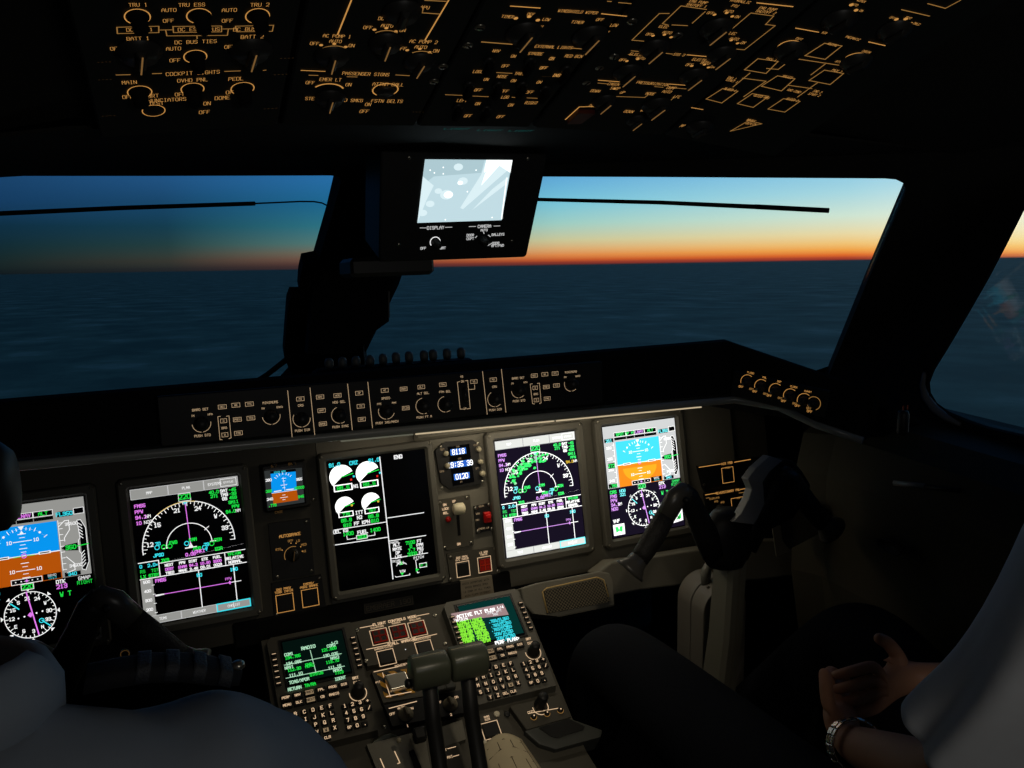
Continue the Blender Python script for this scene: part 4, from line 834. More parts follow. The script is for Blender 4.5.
def control_display(cx, label, tint):
    fr = PD.sub(cx, -.052, 0)
    t = thing('control_display_unit', label, 'keyboard unit', fr.M)
    mb = MB(); pl = [(-.084,-.122),(.084,-.122),(.088,.108),(.080,.118),(-.080,.118),(-.088,.108)]
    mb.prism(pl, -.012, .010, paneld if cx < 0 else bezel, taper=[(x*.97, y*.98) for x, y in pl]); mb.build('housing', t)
    # sunken screen 125 x 108
    MB().box((0,.052,.0105), (.130,.108,.003), black, ch=.001).build('screen_frame', t)
    sc_ = MB().box((0,.052,.0125), (.120,.098,.002), screen).build('screen', t)
    # line keys either side
    lk = None
    for s in (-1, 1):
        for k in range(6):
            p = (s*.0765, .076-k*.0125, .010)
            if lk is None: lk = MB().box((0,0,.002), (.010,.0075,.006), black, ch=.001).build('line_key', t, loc=p); G(None, h=.0053).ln([(-.003,0),(.003,0)], .0013, 'tan').build('key_mark', lk)
            else: copyto(lk, t, p)
    # function keys and letter keys
    f0 = .0; fx = [-.066+.0215*i for i in range(6)]
    labs = [('PERF','NAV','PREV','FPL','PROG','DIR'), ('MENU','DLK','NEXT','CB','RADIO','TRS')]
    for r_ in range(2):
        for i in range(6 if r_ == 0 else 5):
            o = MB().box((0,0,.002), (.019,.0125,.006), black, ch=.001).build('function_key', t, loc=(fx[i]-.002, -.0185-.0150*r_, .010))
            g_ = G(None, h=.0054); s_ = labs[r_][i]; hot = s_ in ('PREV','NEXT')
            if hot: g_.rc((0,0), .015, .009, 0, 'tand', 0, True); g_.tx(s_, (0,0), .0042, 'blk', w=.0009)
            else: g_.tx(s_, (0,0), .0042, 'tan', w=.0009)
            g_.build('key_mark', o)
    for i, s_ in enumerate(('BRT','DIM')):
        g_ = G(None, h=.0104); g_.tx(s_, (.064,-.008-.010*i), .0045, 'tan', w=.001); g_.build('legend', t)
    MB().lathe((0,0,0), [(.0125,0),(.0125,.006),(.0105,.008),(.0098,.028),(.008,.031)], black, 20).build('tuning_knob', t, loc=(.062,-.040,.010))
    g_ = G(None, h=.0108); g_.arc((.062,-.040), .0160, 170, 380, .0014, 'tan'); g_.build('legend', t)
    def key(s_, x, y, w=.0118, h=.0096, hot=False):
        o = MB().box((0,0,.002), (w,h,.006), black, ch=.0015).build('letter_key', t, loc=(x,y,.010))
        g_ = G(None, h=.0054)
        if hot: g_.rc((0,0), w*.8, h*.8, 0, 'tand', 0, True); g_.tx(s_, (0,0), .005, 'blk', w=.0011)
        else: g_.tx(s_, (0,0), .0062 if len(s_) == 1 else .0045, 'tan', w=.0012 if len(s_) == 1 else .0009)
        g_.build('key_mark', o)
    yk = -.0545
    for r_ in range(4):
        for i, ch in enumerate(('ABCDEF','GHIJKL','MNOPQR','STUVWX')[r_]): key(ch, -.072+.0158*i, yk-.0146*r_, hot=(ch == 'W'))
    for i, ch in enumerate(('Y','Z','DEL','CLR')): key(ch, -.0562+.0158*i, yk-.0146*4 if True else 0, hot=False)
    for r_ in range(4):
        for i, ch in enumerate((('1','2','3','+'),('4','5','6','/'),('7','8','9'),('SP','0','.'))[r_]): key(ch, .0325+.0142*i, yk-.007-.0142*r_)
    g = G(PD.sub(cx,-.052,0), h=.0139)
    return t, sc_, fr
t, sc_, fr = control_display(-.178, 'left pedestal keyboard unit with a green and white radio page', 0)
g = G(fr, 250, 610, 5.486, h=.0142)
g.poly([(-.058,.006),(.058,.006),(.058,.098),(-.058,.098)], 'cdu', -.0003)
g.T('RADIO',320,205,.0062,'gw',w=.0016); g.T('1/2',463,180,.005,'gw',w=.0013)
g.L([(330,222),(362,342)], .0013, 'gw'); g.L([(188,303),(500,240)], .0013, 'gw'); g.L([(198,375),(518,308)], .0013, 'gw')
for x, y, s_, c in ((213,243,'COM1','gw'),(235,257,'134.765','g'),(240,289,'134.065','gw'),(215,315,'NAV1','gw'),(243,325,'112.30','g'),(322,300,'FMS','g'),(327,303+3,'AUTO','g'),(252,354,'111.10','gw'),(270,388,'TCAS/XPDR','gw'),
   (245,430,'RETURN','gw'),(330,410,'TA/RA','g'),(445,195,'COM2','gw'),(433,215,'121.500','g'),(442,246,'130.025','gw'),(465,262,'NAV2','gw'),(452,282,'113.70','g'),(465,313,'111.15','gw'),(480,328,'NAV2','gw'),(365,350,'STATUS','g'),(488,343,'7713','g'),(495,375,'IDENT','gw')):
    g.T(s_,x,y,.0056,c,w=.0013,asp=.55,adv=1.35)
g.build('screen_image', sc_)
t, sc_, fr = control_display(.182, 'right pedestal keyboard unit with a bright turquoise flight plan page', 1)
g = G(fr, 440, 580, 6.4, h=.0142)
g.poly([(-.058,.006),(.058,.006),(.058,.098),(-.058,.098)], 'scr2', -.0003)
g.P([(70,215),(405,150),(440,222),(90,265)], 'scr2r', -.0001)
g.T('ACTIVE FLT PLAN',230,212,.0072,'W',w=.0016,asp=.55); g.T('1/4',385,176,.006,'W'); g.T('TEMP WPT',345,205,.005,'w'); g.T('78G',352,220,.005,'w')
rr = random.Random(3)
for i in range(5):
    for x, y, c in ((150+i*9,272+i*31,'gy'),(232+i*13,256+i*30,'gy')): g.T(rr.choice(('REF45','LONKI','SKIMO','TOLSA','DIRCT')),x,y,.0068,c,w=.0021,asp=.55); g.T(str(rr.randint(100,299))+'/'+str(rr.randint(10,59)),x,y+15,.0060,c,w=.0018,asp=.5)
for i in range(5):
    g.T('.783/FL350' if i < 3 else '208/'+str(2170+i)+'0',375+i*14-(10 if i > 1 else 0),256+i*27,.0062,'c',w=.0015,asp=.52)
    g.T('/'+'1240Z',395+i*12,268+i*27,.005,'c',w=.001,asp=.5)
g.T('PERF PLAN>',430,388,.0068,'W',w=.0015,asp=.55); g.T('ORIGIN',135,256,.0055,'W',w=.001)
g.build('screen_image', sc_)
# centre column of the pedestal
def M_(x, y): return (350+x/7.68, 600+y/7.68)
t, f2, b = module('flight_control_panel', 'dark panel with three red-lit square switches above two black ones, top of the pedestal', 'control panel', PD, [M_(30,215),M_(655,90),M_(770,405),M_(130,520)], paneld, h=.004)
g = G(f2, 350, 600, 7.68, h=.0046)
g.L([(78,215),(185,195)], .0016, 'tan'); g.L([(505,125),(605,105)], .0016, 'tan'); g.T('FLIGHT CONTROLS MODE',343,158,.0052,'tan',w=.0012)
g.L([(128,380),(285,348)], .0016, 'tan'); g.L([(510,297),(665,262)], .0016, 'tan'); g.T('STALL WARNING',400,320,.0052,'tan',w=.0012)
g.build('legend', t)
for x, y, s_ in ((228,280,'ELEVATORS'),(375,247,'RUDDER'),(520,220,'SPOILERS')):
    o = korry(t, g.p(x, y), .034, .034, .004, 'tan', (s_,), lh=.0034, lc='tan')
    g2 = G(None, h=.0028)
    for i in (-1,1):
        for j in (-1,1): g2.rc((i*.0068,j*.0068), .0115, .0115, .001, 'rd')
    g2.rc((0,-.0135), .028, .003, 0, 'rd', 0, True); g2.rc((.0135,0), .003, .028, 0, 'rd', 0, True); g2.build('lamp_face', o)
for x, y in ((280,440),(572,370)): korry(t, g.p(x, y), .033, .033, .004, 'tan', ('SHAKER/CUTOUT',), lh=.0034, lc='tan')
screws(t, [f2.at(*M_(*q)) for q in ((52,245),(650,128),(122,478),(730,345))], r=.0045, h=.004); G(f2, 350, 600, 7.68, h=.0046).disc(f2.at(*M_(425,390)), .0011, 0, 360, 'w', n=6).build('dot_lamp', t)
hz = bpy.data.materials.new('hazard_stripe'); hz.use_nodes = True; t_ = hz.node_tree; wv = t_.nodes.new('ShaderNodeTexWave'); wv.bands_direction = 'DIAGONAL'; wv.inputs['Scale'].default_value = 28; tcx = t_.nodes.new('ShaderNodeTexCoord')
t_.links.new(tcx.outputs['Object'], wv.inputs['Vector']); rp = t_.nodes.new('ShaderNodeValToRGB'); rp.color_ramp.interpolation = 'CONSTANT'; rp.color_ramp.elements[0].color = (.012,.012,.01,1); rp.color_ramp.elements[1].color = (*lin((196,140,30)),1); rp.color_ramp.elements[1].position = .5
t_.links.new(wv.outputs['Fac'], rp.inputs[0]); t_.links.new(rp.outputs[0], t_.nodes['Principled BSDF'].inputs['Base Color']); MATS['hz'] = hz
t, f2, b = module('engine_switch_panel', 'striped warning panel with a shiny clear switch guard behind the thrust levers', 'control panel', PD, [M_(160,560),M_(790,440),M_(860,700),M_(250,800)], paneld, h=.004)
mb = MB(); mb.prism([f2.at(*M_(*q)) for q in ((205,575),(440,535),(500,720),(270,765))], .004, .0046, hz); mb.build('hazard_plate', t)
mb = MB(); mb.prism([f2.at(*M_(*q)) for q in ((640,650),(780,615),(790,680),(660,710))], .004, .0046, hz); mb.build('hazard_plate', t)
g = G(f2, 350, 600, 7.68, h=.0048); g.L([(185,552),(370,512)], .0016, 'tan'); g.T('POWERPLANT',420,495,.0045,'tan'); g.T('FADEC',320,575,.0036,'tan'); g.T('PTT',215,632,.0036,'tan'); g.L([(250,560),(310,742)], .0014, 'tan')
g.L([(640,655),(760,628)], .0022, 'tan'); g.L([(280,742),(470,705)], .0016, 'tan'); g.build('legend', t)
guard = bpy.data.materials.new('clear_guard'); guard.use_nodes = True; bb_ = guard.node_tree.nodes['Principled BSDF']; bb_.inputs['Base Color'].default_value = (.75,.72,.62,1); bb_.inputs['Metallic'].default_value = .9; bb_.inputs['Roughness'].default_value = .28
MATS['guard'] = guard
mb = MB(); mb.prism([f2.at(*M_(*q)) for q in ((250,610),(425,570),(470,690),(305,728))], .005, .016, guard, taper=[f2.at(*M_(*q)) for q in ((262,614),(420,578),(462,684),(310,720))]); mb.build('switch_cover', t, bevel=.002)
for q in ((690,690),(760,675)): 
    X, Y = f2.at(*M_(*q)); MB().box((0,0,.006), (.020,.020,.014), knobm, ch=.002).build('toggle_block', t, loc=(X,Y,.004))
t, f2, b = module('selector_panel', 'dark panel with two pale pointer knobs between the thrust lever stems', 'control panel', PD, [M_(255,815),M_(880,690),M_(950,860),M_(320,980)], black, h=.004)
g = G(f2, 340, 680, 6.4, h=.0046); g.L([(315,182),(490,137)], .0016, 'tan')
for x, y, s_ in ((393,178,'AUTO'),(335,217,'OFF'),(458,183,'ON'),(432,293,'1'),(632,145,'OFF'),(745,110,'ON'),(710,222,'2')): g.T(s_,x,y,.0042,'tan')
g.build('legend', t)
kp = mat('knob_pale2', (128,120,98), .5)
for x, y in ((422,218),(706,155)): c = g.p(x, y); pointer_knob(t, c[0], c[1], .004, .0115, R(8), None, kp)
screws(t, [g.p(285,302)], h=.004)
# ---------------------------------------------------------------- thrust levers
green_d = mat('lever_head', (78,82,68), .36, spec=.5)
for s, lab in ((-1,'left thrust lever with a broad rounded grey head standing on the pedestal'), (1,'right thrust lever with a broad rounded grey head standing on the pedestal')):
    hc = Vector((s*.0335,-.457,-.104)); foot = Vector((s*.030,-.60,-.40))
    t = thing('thrust_lever', lab, 'lever', foot, group=None)
    mb = MB(); T = Matrix.Rotation(R(12),4,'X')
    rings = []
    for x, k in ((-.0325,.80),(-.0305,.95),(-.026,1.),(.026,1.),(.0305,.95),(.0325,.80)):
        ring = []
        for i in range(16):
            a = 2*PI*i/16; c_, s_ = math.cos(a), math.sin(a)
            ring.append(T @ Vector((x, .024*k*math.copysign(abs(c_)**.7,c_), .027*k*math.copysign(abs(s_)**.6,s_))))
        rings.append(ring)
    mb.loft(rings, green_d); mb.build('head', t, loc=hc-foot)
    st = MB().tube([hc-foot+Vector((0,.002,-.02)), hc-foot+Vector((0,-.010,-.09)), hc-foot+Vector((0,-.045,-.17)), (0,0,0), (0,-.06,-.08)], .0135, black, n=8, flat=.8); st.build('stem', t)
    MB().lathe((0,0,0), [(.006,0),(.008,.002),(.008,.006),(.005,.009)], black, 14, T=Matrix.Translation(hc-foot+Vector((s*.0325,0,-.016))) @ Matrix.Rotation(s*PI/2,4,'Y')).build('side_button', t)
    MB().box(hc-foot+Vector((0,.0,.0265)), (.055,.0015,.0012), mat('lever_line',(170,160,130),.4)).build('top_line', t)
# lever quadrant plates further aft
t, f2, b = module('quadrant_plate', 'plain grey plate between the thrust lever stems, low in the picture', 'plate', PD, [(440,728),(462,720),(466,740),(444,748)], panelg, h=.003)
t, f2, b = module('quadrant_plate', 'dark grey plate with two lit legends right of the left thrust lever stem', 'plate', PD, [(440,748),(458,742),(474,775),(448,785)], paneld, h=.003)
g = G(f2, 340, 680, 6.4, h=.0036); g.T('SET',665,450,.0042,'tan'); g.T('T/TAXI',685,497,.0042,'tan'); g.L([(690,440),(740,427)], .0012, 'tan'); g.L([(725,490),(760,480)], .0012, 'tan'); g.build('legend', t)
t, f2, b = module('quadrant_plate', 'grey plate with a slotted lever track left of the thrust lever stems', 'plate', PD, [(366,745),(424,730),(432,775),(384,790)], panelg, h=.003)
g = G(f2, 340, 680, 6.4, h=.0036); g.L([(350,458),(383,530),(370,535)], .0016, 'tan'); g.L([(258,505),(282,560)], .0016, 'tan'); g.build('legend', t)
mb = MB(); mb.prism([f2.at(340+x/6.4, 680+y/6.4) for x, y in ((440,465),(470,455),(520,570),(480,580))], .003, .006, blackm); mb.build('lever_track', t)
MB().box((0,0,.010), (.022,.024,.018), black, ch=.003).build('detent_block', t, loc=(*f2.at(419,738),.003))
# speed brake lever
FL = onx(382,744,-.09); t = thing('speed_brake_lever', 'short lever with a flat grey paddle head left of the thrust levers', 'lever', FL+Vector((0,-.02,-.09)))
o_ = t.location.copy()
hd = F(FL+Vector((0,0,.012)), (1,.10,.0), (0,.5,.8))
mb = MB(); q = [hd.at(*p) for p in ((370,746),(373,741),(382,735.5),(390,733.5),(396,735.5),(402,743),(400,749),(392,752),(374,757))]
mb.prism(q, -.010, .008, green_d); o = mb.build('head', t, M=hd.M, bevel=.004)
MB().tube([(0,0,-.02),(0,.02,.085)], .010, black, n=8).build('stem', t)
MB().lathe((0,0,0), [(.004,0),(.005,.003),(.003,.007)], mat('knob_pale2',(128,120,98),.5), 12).build('release_button', t, loc=onx(399,742,-.07)-o_)
# rear right: fire/annunciator panel and rolled checklist
t, f2, b = module('switch_panel', 'small dark panel with one lit square switch and two white screws beside the paper', 'control panel', PD, [(478,716),(502,710),(518,740),(482,752)], paneld, h=.004)
def R_(x, y): return (420+x/5.12, 680+y/5.12)
korry(t, f2.at(*R_(362,262)), .034, .032, .004, 'tan', ('RAM','AIR'), lh=.004, lc='tan')
wsc = mat('white_cap', (214,206,180), .5)
for q in ((391,181),(327,330)): MB().lathe((0,0,0), [(.006,0),(.006,.002),(.004,.003)], wsc, 14).build('screw_cap', t, loc=(*f2.at(*R_(*q)),.004))
for q in ((443,182),(455,296)): MB().lathe((0,0,0), [(.006,0),(.006,.002),(.004,.003)], black, 14).build('screw_cap', t, loc=(*f2.at(*R_(*q)),.004))
PP = PD.sub(0,-.1,.006)
c0, c1 = PP.at(481,749), PP.at(521,740); c2, c3 = PP.at(495,800), PP.at(555,790)
mb = MB(); vs = []; fs = []; nn = 10
for j in range(nn+1):
    f = j/nn
    for i in range(nn+1):
        e = i/nn; a = ((c0[0]*(1-e)+c1[0]*e)*(1-f)+(c2[0]*(1-e)+c3[0]*e)*f, (c0[1]*(1-e)+c1[1]*e)*(1-f)+(c2[1]*(1-e)+c3[1]*e)*f)
        vs.append((a[0], a[1]+.012*math.sin(PI*e)*(1-f), .016*math.sin(PI*e)+.002))
for j in range(nn):
    for i in range(nn): k = j*(nn+1)+i; fs.append((k,k+1,k+nn+2,k+nn+1))
mb.add(vs, fs, paperm, smooth=True); pp = mb.build('checklist_sheet', M=PP.M); sd = pp.modifiers.new('s','SOLIDIFY'); sd.thickness = .0012
tag(pp, 'curled cream paper printed with a thin line chart, beside the right thrust lever', 'paper')
# print on the sheet: lines that follow the curl
def onsheet(e, f):
    a = ((c0[0]*(1-e)+c1[0]*e)*(1-f)+(c2[0]*(1-e)+c3[0]*e)*f, (c0[1]*(1-e)+c1[1]*e)*(1-f)+(c2[1]*(1-e)+c3[1]*e)*f)
    return (a[0], a[1]+.012*math.sin(PI*e)*(1-f), .016*math.sin(PI*e)+.0035)
mb = MB(); pr_ink = mat('ink_brown', (70,56,44), .8)
for pts in ([(.1,.12),(.5,.10),(.9,.12)], [(.08,.30),(.35,.25),(.65,.25),(.92,.30)], [(.08,.48),(.5,.42),(.92,.48)], [(.35,.12),(.35,.25)], [(.65,.12),(.65,.25)], [(.22,.45),(.22,.7)], [(.5,.42),(.5,.7)], [(.78,.45),(.78,.7)], [(.08,.7),(.92,.7)], [(.93,.05),(.93,.95)]):
    mb.tube([onsheet(*p) for p in pts], .0006, pr_ink, n=4)
mb.build('print', pp)
# side ledge with the cursor knob and tray
CE = F(PD.w(.225,-.215,.004), (1,0,0), PD.y); 
t = thing('cursor_unit', 'dark angled console end with black knob and sunken tray, right of the paper', 'control panel', CE.M)
def at2(x, y, h=0.): return CE.at(370+x/4.085, 580+y/4.085, h)
mb = MB(); top = [at2(*q) for q in ((570,515),(780,465),(822,560),(640,612))]
mb.prism(top, -.03, 0, paneld); mb.build('upper_plate', t, bevel=.002)
tf = [(630,615),(815,562),(950,610),(945,640),(760,690),(690,668)]
mb = MB(); mb.prism([at2(*q) for q in tf], -.05, -.001, mat('ledge_grey',(66,68,64),.5)); lo = mb.build('lower_tray', t, bevel=.003)
mb = MB(); mb.prism([at2(*q) for q in ((690,605),(812,568),(878,600),(872,612),(765,646),(740,640))], -.001, .0015, black); mb.build('tray_well', lo)
MB().lathe((0,0,0), [(.0125,0),(.0125,.006),(.0105,.009),(.010,.034),(.008,.037)], black, 20).build('cursor_knob', t, loc=(*at2(695,512),0))
g = G(CE, 370, 580, 4.085, h=.0006); g.arc(at2(696,520), .0155, 170, 380, .0014, 'tan'); g.L([(648,545),(780,522)], .0013, 'tan'); g.T('CCD',655,540,.0045,'tan')
for x, y in ((668,560),(722,546),(777,533)):
    MB().lathe((0,0,0), [(.0055,0),(.0055,.003),(.0045,.005)], black, 14).build('round_key', t, loc=(*at2(x,y),0)); g.arc(at2(x,y), .0062, 180, 360, .001, 'ambd', n=8); g.disc(at2(x,y), .0016, 0, 360, 'tan', .0062, n=6)
g.build('legend', t)
# ================================================================ OVERHEAD PANELS
def rot(fr, hx, b):    # a facet hinged at local x = hx, outboard edge lowered by b degrees
    s = -1 if hx < 0 else 1
    ax = fr.x*math.cos(b)+fr.z*math.sin(b)*s
    return F(fr.w(hx,0), ax, fr.y)
FA = rot(OH, -.262, R(5)); FD = rot(OH, .04, R(3)); FE = F(FD.w(.19,0), FD.x*math.cos(R(7))+FD.z*math.sin(R(7)), FD.y)
def ovpanel(name, label, fr, x0, x1, y1=.62):
    f2 = fr.sub((x0+x1)/2, .0, 0); t = thing(name, label, 'overhead panel', f2.M)
    MB().box((0,y1/2,-.008), (x1-x0-.003,y1,.014), ovh, ch=.002).build('plate', t)
    return t, f2
scs = []
def osc(t, f2, pts):
    screws(t, [f2.at(*q) for q in pts], r=.0055, h=-.001)
def okn(t, f2, u, v, r=.015, ang=0., lit='ambd', lm=None):
    c = f2.at(u, v); return pointer_knob(t, c[0], c[1], -.001, r*.86, ang, 'ambq' if lit else None, knobd, tall=.40)
# A: electrical and cockpit lights
t, f2 = ovpanel('overhead_panel', 'left overhead panel with round orange-lit selector rings and a COCKPIT LIGHTS heading', FA, -.185, -.0015)
g = G(f2, 80, 0, 3.938, h=.0); g.pxm = (3.9, 3.3, .7); g.lw = .72
for x, y, s_ in ((228,17,'TRU 1'),(440,17,'TRU ESS'),(708,17,'TRU 2'),(350,38,'AUTO'),(348,80,'OFF'),(588,38,'AUTO'),(580,80,'OFF'),(196,116,'DC'),(280,114,'1'),(430,114,'DC ESS'),(528,114,'BUS'),(664,113,'DC BUS 2'),(228,150,'BATT 1'),(228,171,'ON'),(140,190,'OFF'),
   (456,163,'DC BUS TIES'),(368,190,'AUTO'),(374,236,'OFF'),(678,143,'BATT 2'),(676,163,'AUTO'),(590,183,'OFF'),(443,314,'OVHD PNL'),(194,323,'MAIN'),(614,309,'PEDL'),(188,380,'OFF'),(288,376,'BRT'),(395,370,'OFF'),(596,362,'OFF'),(560,384,'DOME'),(500,406,'ON'),(490,440,'OFF'),(328,393,'ANNUNCIATORS'),(300,406,'TEST')):
    g.T(s_,x,y,.0050,'amb' if y > 10 else 'ambd',w=.0009,asp=.78)
g.T('COCKPIT LIGHTS',445,286,.0062,'amb',w=.0013,asp=.80)
def ring(x, y, rx, a0=-60, a1=240, w=.0014, c='amb'): m_ = g.mpp(x, y); g.arc(g.p(x, y), rx*740*m_, a0, a1, w, c, ry=rx*740*m_*1.12)
ring(226,65,.0175); ring(468,62,.0165); ring(699,62,.0160); ring(454,222,.0155); ring(235,362,.0165); ring(443,350,.0155); ring(640,348,.0155); ring(290,435,.0155,0,360,.0013)
for a in ([(145,106),(310,102),(310,127),(147,131)],[(366,103),(557,101),(557,124),(368,127)],[(612,102),(762,98),(757,122),(618,124)]): g.L(a,.0013,'ambd',closed=True)
g.L([(310,117),(366,116)],.0013,'ambd'); g.L([(557,113),(612,112)],.0013,'ambd'); g.L([(337,117),(342,140),(580,138),(584,113)],.0013,'ambd'); g.L([(460,139),(461,151)],.0013,'ambd')
g.L([(143,294),(196,293)],.0016,'ambd'); g.L([(286,289),(320,288)],.0016,'ambd'); g.L([(571,280),(630,278)],.0016,'ambd'); g.L([(722,276),(732,275)],.0014,'ambd')
for x, y in ((177,195),(232,183),(624,185),(673,175)): g.disc(g.p(x,y), .0022, 0, 360, 'amb', n=6)
for x, y in ((815,228),(790,292),(750,426),(95,243),(98,312),(112,455)): g.T('----',x,y,.0035,'ambf',w=.0008)
g.build('legend', t)
for u, v, r, l, a in ((138,16,.0115,None,0),(201,16,.0115,None,0),(259,16,.0115,None,0),(139,52,.0185,'ambd',.1),(251,50,.0185,'ambd',.1),(196,56,.0115,None,0),(139,92,.0125,None,0),(193,92,.0125,None,0),(243,91,.0125,None,0)):
    if l: okn(t, f2, u, v, r, -a, 'ambf')
    else:
        c = f2.at(u, v); MB().lathe((0,0,0), [(r*.75,0),(r*.75,.003),(r*.6,.005),(r*.55,.014),(r*.45,.016)], blackm, 22).build('knob', t, loc=(*c,-.001))
# B: fuel pumps and passenger signs
t, f2 = ovpanel('overhead_panel', 'narrow overhead panel with three fuel pump knobs and a PASSENGER SIGNS heading', OH, -.262, -.106)
g = G(f2, 300, 0, 3.938, h=.0); g.pxm = (3.2, 3.0, .65); g.lw = .72
for x, y, s_ in ((146,141,'AC PUMP 1'),(140,161,'AUTO'),(57,170,'OFF'),(203,178,'ON'),(332,72,'DC P'),(343,100,'AUTO'),(267,107,'OFF'),(404,118,'ON'),(487,163,'AC PUMP 2'),(476,184,'AUTO'),(401,190,'OFF'),(536,199,'ON'),(492,28,'APU'),
   (120,312,'EMER LT'),(40,324,'OFF'),(191,332,'ON'),(45,387,'STER'),(205,394,'NO SMKG'),(268,410,'ON'),(253,437,'OFF'),(348,331,'ATTND CALL'),(343,397,'FSTN BELTS')): g.T(s_,x,y,.0050,'amb',w=.0010,asp=.72)
g.T('PASSENGER SIGNS',260,290,.0058,'amb',w=.0013,asp=.72)
g.L([(5,276),(98,280)],.0016,'amb'); g.L([(36,295),(70,296)],.0016,'ambd'); g.L([(186,301),(224,302)],.0016,'ambd'); g.L([(378,294),(430,297)],.0016,'ambd')
g.L([(202,0),(148,135)],.0019,'amb'); g.L([(585,0),(492,157)],.0019,'amb'); g.L([(449,47),(548,54)],.0016,'ambd'); g.L([(492,0),(575,4)],.0016,'ambd'); g.L([(484,36),(480,50)],.0013,'ambd')
g.arc(g.p(132,215), .0160, 55, 135, .0016, 'ambd'); g.arc(g.p(335,155), .0155, 55, 135, .0016, 'ambd'); g.arc(g.p(470,232), .0150, 50, 130, .0016, 'ambd'); g.arc(g.p(110,360), .0165, 30, 145, .0025, 'amb'); g.arc(g.p(336,353), .0135, 0, 360, .0018, 'amb')
for x, y in ((83,177),(135,172),(180,184),(293,116),(340,110),(377,123),(422,197),(472,192),(510,205)): g.disc(g.p(x,y), .0020, 0, 360, 'amb', n=6)
g.T('----',465,440,.0035,'ambf',w=.0008); g.build('legend', t)
okn(t, f2, 332, 56, .0165, 0, 'amb'); okn(t, f2, 386, 43, .0160, 0, 'amb'); okn(t, f2, 419, 62, .0155, -.08, 'amb'); okn(t, f2, 330, 98, .0155, 0, 'ambf', knobm); okn(t, f2, 402, 12, .0170, 0, None, knobm)
c = f2.at(385,90); MB().lathe((0,0,0), [(.010,0),(.010,.004),(.008,.006)], knobd, 20).build('knob', t, loc=(*c,-.001)); osc(t, f2, ((443,67),(434,82)))
# C: wipers and external lights
t, f2 = ovpanel('overhead_panel', 'middle overhead panel with wiper knobs and small light toggle switches', OH, -.106, .040)
g = G(f2, 440, 0, 5.908, h=.0); g.pxm = (2.6,2.7,.6); g.lw = .72
for x, y, s_ in ((400,96,'TIMER'),(537,82,'OFF'),(628,113,'LOW'),(597,157,'HI'),(333,299,'NAV'),(434,330,'ON'),(387,388,'OFF'),(565,315,'STROBE'),(661,343,'ON'),(612,400,'OFF'),(225,421,'LOGO'),(273,467,'ON'),(225,530,'OFF'),(368,450,'NOSE'),(434,475,'ON'),(382,537,'OFF'),(470,433,'TAXI'),(586,484,'ON'),(530,543,'OFF'),(131,592,'LEFT'),(223,611,'ON'),(165,683,'OFF'),(385,572,'LDG'),(418,619,'ON'),(358,688,'OFF'),(540,606,'RIGHT'),(695,443,'INSP')): g.T(s_,x,y,.0046,'amb',w=.0010,asp=.70)
g.L([(418,34),(590,46)],.0018,'amb'); g.L([(247,246),(425,260)],.0022,'ambd'); g.L([(335,427),(425,432)],.0016,'ambd'); g.L([(32,558),(158,563)],.0016,'ambd'); g.L([(195,566),(285,570)],.0016,'ambd'); g.L([(426,573),(462,576)],.0016,'ambd'); g.L([(515,577),(618,581)],.0016,'ambd')
for x, y in ((448,107),(527,97),(578,118)): g.disc(g.p(x,y), .0024, 0, 360, 'amb', n=6)
g.crop(540,0,3.938); g.T('WINDSHIELD WIPER',150,45,.0056,'amb',w=.0013,asp=.7); g.T('EXTERNAL LIGHTS',55,184,.0054,'amb',w=.0012,asp=.7); g.L([(243,53),(340,63)],.0018,'amb'); g.L([(122,188),(168,192)],.0018,'ambd')
for x, y, s_ in ((148,86,'TIMER'),(236,76,'OFF'),(292,98,'LOW'),(264,126,'HI'),(133,220,'RED BCN'),(46,230,'ON'),(14,266,'OFF'),(70,296,'INSP')): g.T(s_,x,y,.0046,'amb',w=.0010,asp=.70)
g.T('----',25,300,.0035,'ambf',w=.0008); g.build('legend', t)
okn(t, f2, 524, 33, .0175, -.1, 'ambd', knobm); okn(t, f2, 590, 36, .0175, -.1, 'ambd', knobm)
tg0 = None
for u, v in ((489,60),(469,84),(498,84),(522,84),(545,88),(530,60),(458,106),(486,108),(566,68)):
    c = f2.at(u, v)
    if tg0 is None:
        tg0 = MB().lathe((0,0,0), [(.0060,0),(.0060,.003),(.0045,.004)], knobd, 14).build('toggle_switch', t, loc=(*c,-.001)); MB().box((0,-.007,.008), (.007,.020,.009), blackm, ch=.0015).build('toggle_bat', tg0)
    else: copyto(tg0, t, (*c,-.001))
osc(t, f2, ((480,28),(468,46),(600,68),(587,83)))
